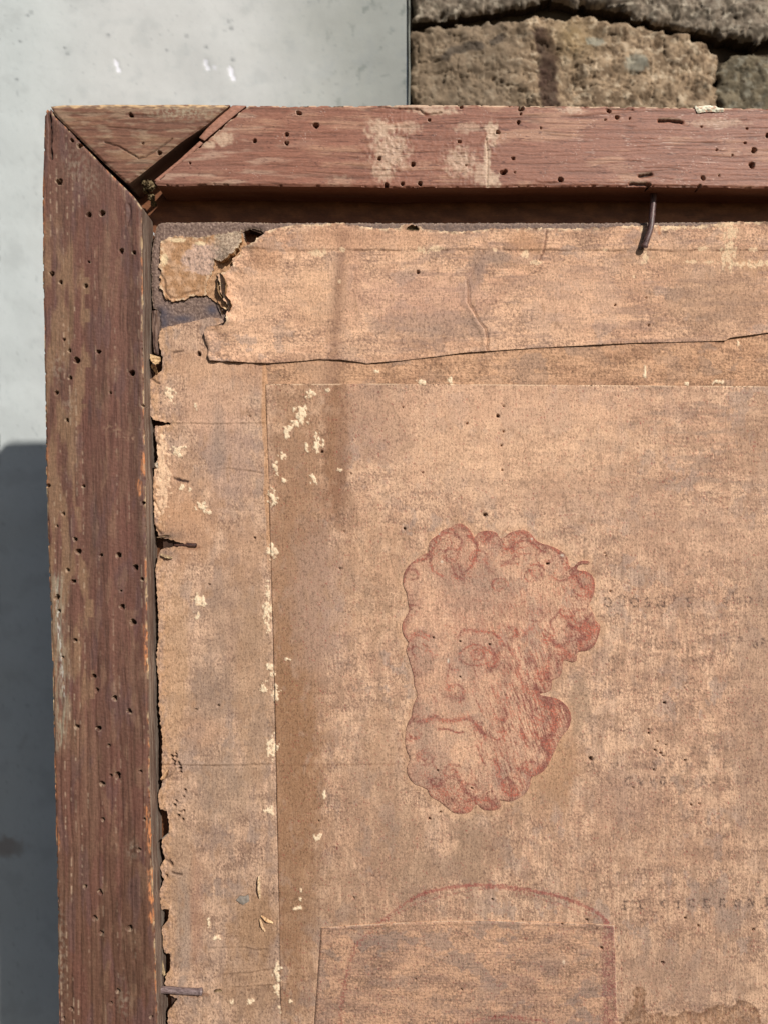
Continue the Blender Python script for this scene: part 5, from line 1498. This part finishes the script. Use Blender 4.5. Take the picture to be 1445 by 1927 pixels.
def low_extra(c, x, y):
    m = ss(.25, .6, stroke(x, y, [(1016, 80), (1030, 110), (1025, 150), (1030, 200)], 20) + .35 * fbm(x / 10, y / 12, 3, 741) - .05)
    c = mix(c, alb(66, 46, 40) * (1 + .6 * fbm(x / 4, y / 4, 2, 742))[:, None], m * .85)
    c = mix(c, alb(158, 132, 92), blob(x, y, 1075, 80, 40, 40) * .5)
    sm = ss(1010, 940, x)
    c = mix(c, alb(116, 100, 82) * (1 + .3 * fbm(x / 12, y / 30, 3, 743))[:, None], sm * .6)
    c = mix(c, alb(66, 58, 52), ss(.3, .6, stroke(x, y, [(835, 120), (850, 105), (880, 98), (900, 100)], 9) + stroke(x, y, [(925, 90), (940, 75)], 8) + .3 * fbm(x / 8, y / 8, 3, 744)) * .7)
    c = mix(c, alb(150, 148, 132), ss(.3, .6, blob(x, y, 1190, 130, 24, 18) + blob(x, y, 1115, 85, 18, 12) + .35 * fbm(x / 7, y / 8, 3, 745)) * .6)
    return c


TAN = ((162, 136, 108), (120, 98, 76), (198, 174, 144))
GRY = ((138, 122, 104), (100, 88, 74), (182, 166, 144))
low_top = [(772, 66), (834, 55), (921, 47), (988, 36), (1040, 40), (1075, 34), (1110, 40), (1153, 46), (1215, 56), (1293, 76), (1330, 92), (1345, 110)]
up_bot = JOINT[::-1]
add_stone(low_top + [(1350, 200), (1356, 330), (1100, 345), (772, 340)], D_WALL + 40, 26, 26, TAN, 731, 'large tan stone with a dark streak, lower course', extra=low_extra)
add_stone([(1030, -190), (1560, -190), (1560, 48)] + up_bot[1:9] + [(1040, 2), (1026, -40)], D_WALL + 26, 24, 24, GRY, 751, 'dark grey upper stone overhanging the joint')
add_stone([(772, -200), (1020, -190), (1022, -30), (1032, 0), (988, 14), (921, 26), (834, 34), (777, 42)], D_WALL + 30, 18, 22, GRY, 761, 'grey stone beside the plaster edge')
add_stone([(1350, 124), (1372, 108), (1420, 104), (1560, 96), (1570, 330), (1354, 330)], D_WALL + 42, 20, 12, ((124, 110, 88), (92, 82, 66), (150, 140, 120)), 771, 'right hand stone in the lower course')
k = 0
for (x0, x1, y0, y1) in [(772, 1000, 352, 620), (1010, 1300, 356, 600), (1310, 1600, 345, 610), (772, 1120, 632, 900), (1130, 1600, 615, 880), (772, 1010, 912, 1200), (1020, 1380, 895, 1190), (1390, 1700, 890, 1200),
                         (772, 1200, 1212, 1500), (1210, 1700, 1210, 1480), (772, 1050, 1515, 1800), (1060, 1450, 1495, 1800), (1460, 1750, 1495, 1810), (1580, 1850, -190, 90), (1585, 1850, 110, 335), (1612, 1850, 350, 870)]:
    add_stone([(x0, y0), ((x0 + x1) / 2, y0 - 4), (x1, y0 + 3), (x1 + 2, y1), ((x0 + x1) / 2, y1 + 3), (x0, y1 - 2)], D_WALL + 35, 22, 26, TAN if k % 2 else GRY, 780 + 11 * k, None, fine=False)
    k += 1
# mortar bed behind the stones
slab('mortar', [(769, -260), (1860, -260), (1860, 2000), (769, 2000)], D_WALL + 66, 60, lambda x, y: mix(const(x, alb(84, 70, 54)), alb(56, 46, 36), ss(-.2, .3, fbm(x / 14, y / 14, 3, 790))), M_STONE, stone, 14, bump=8)
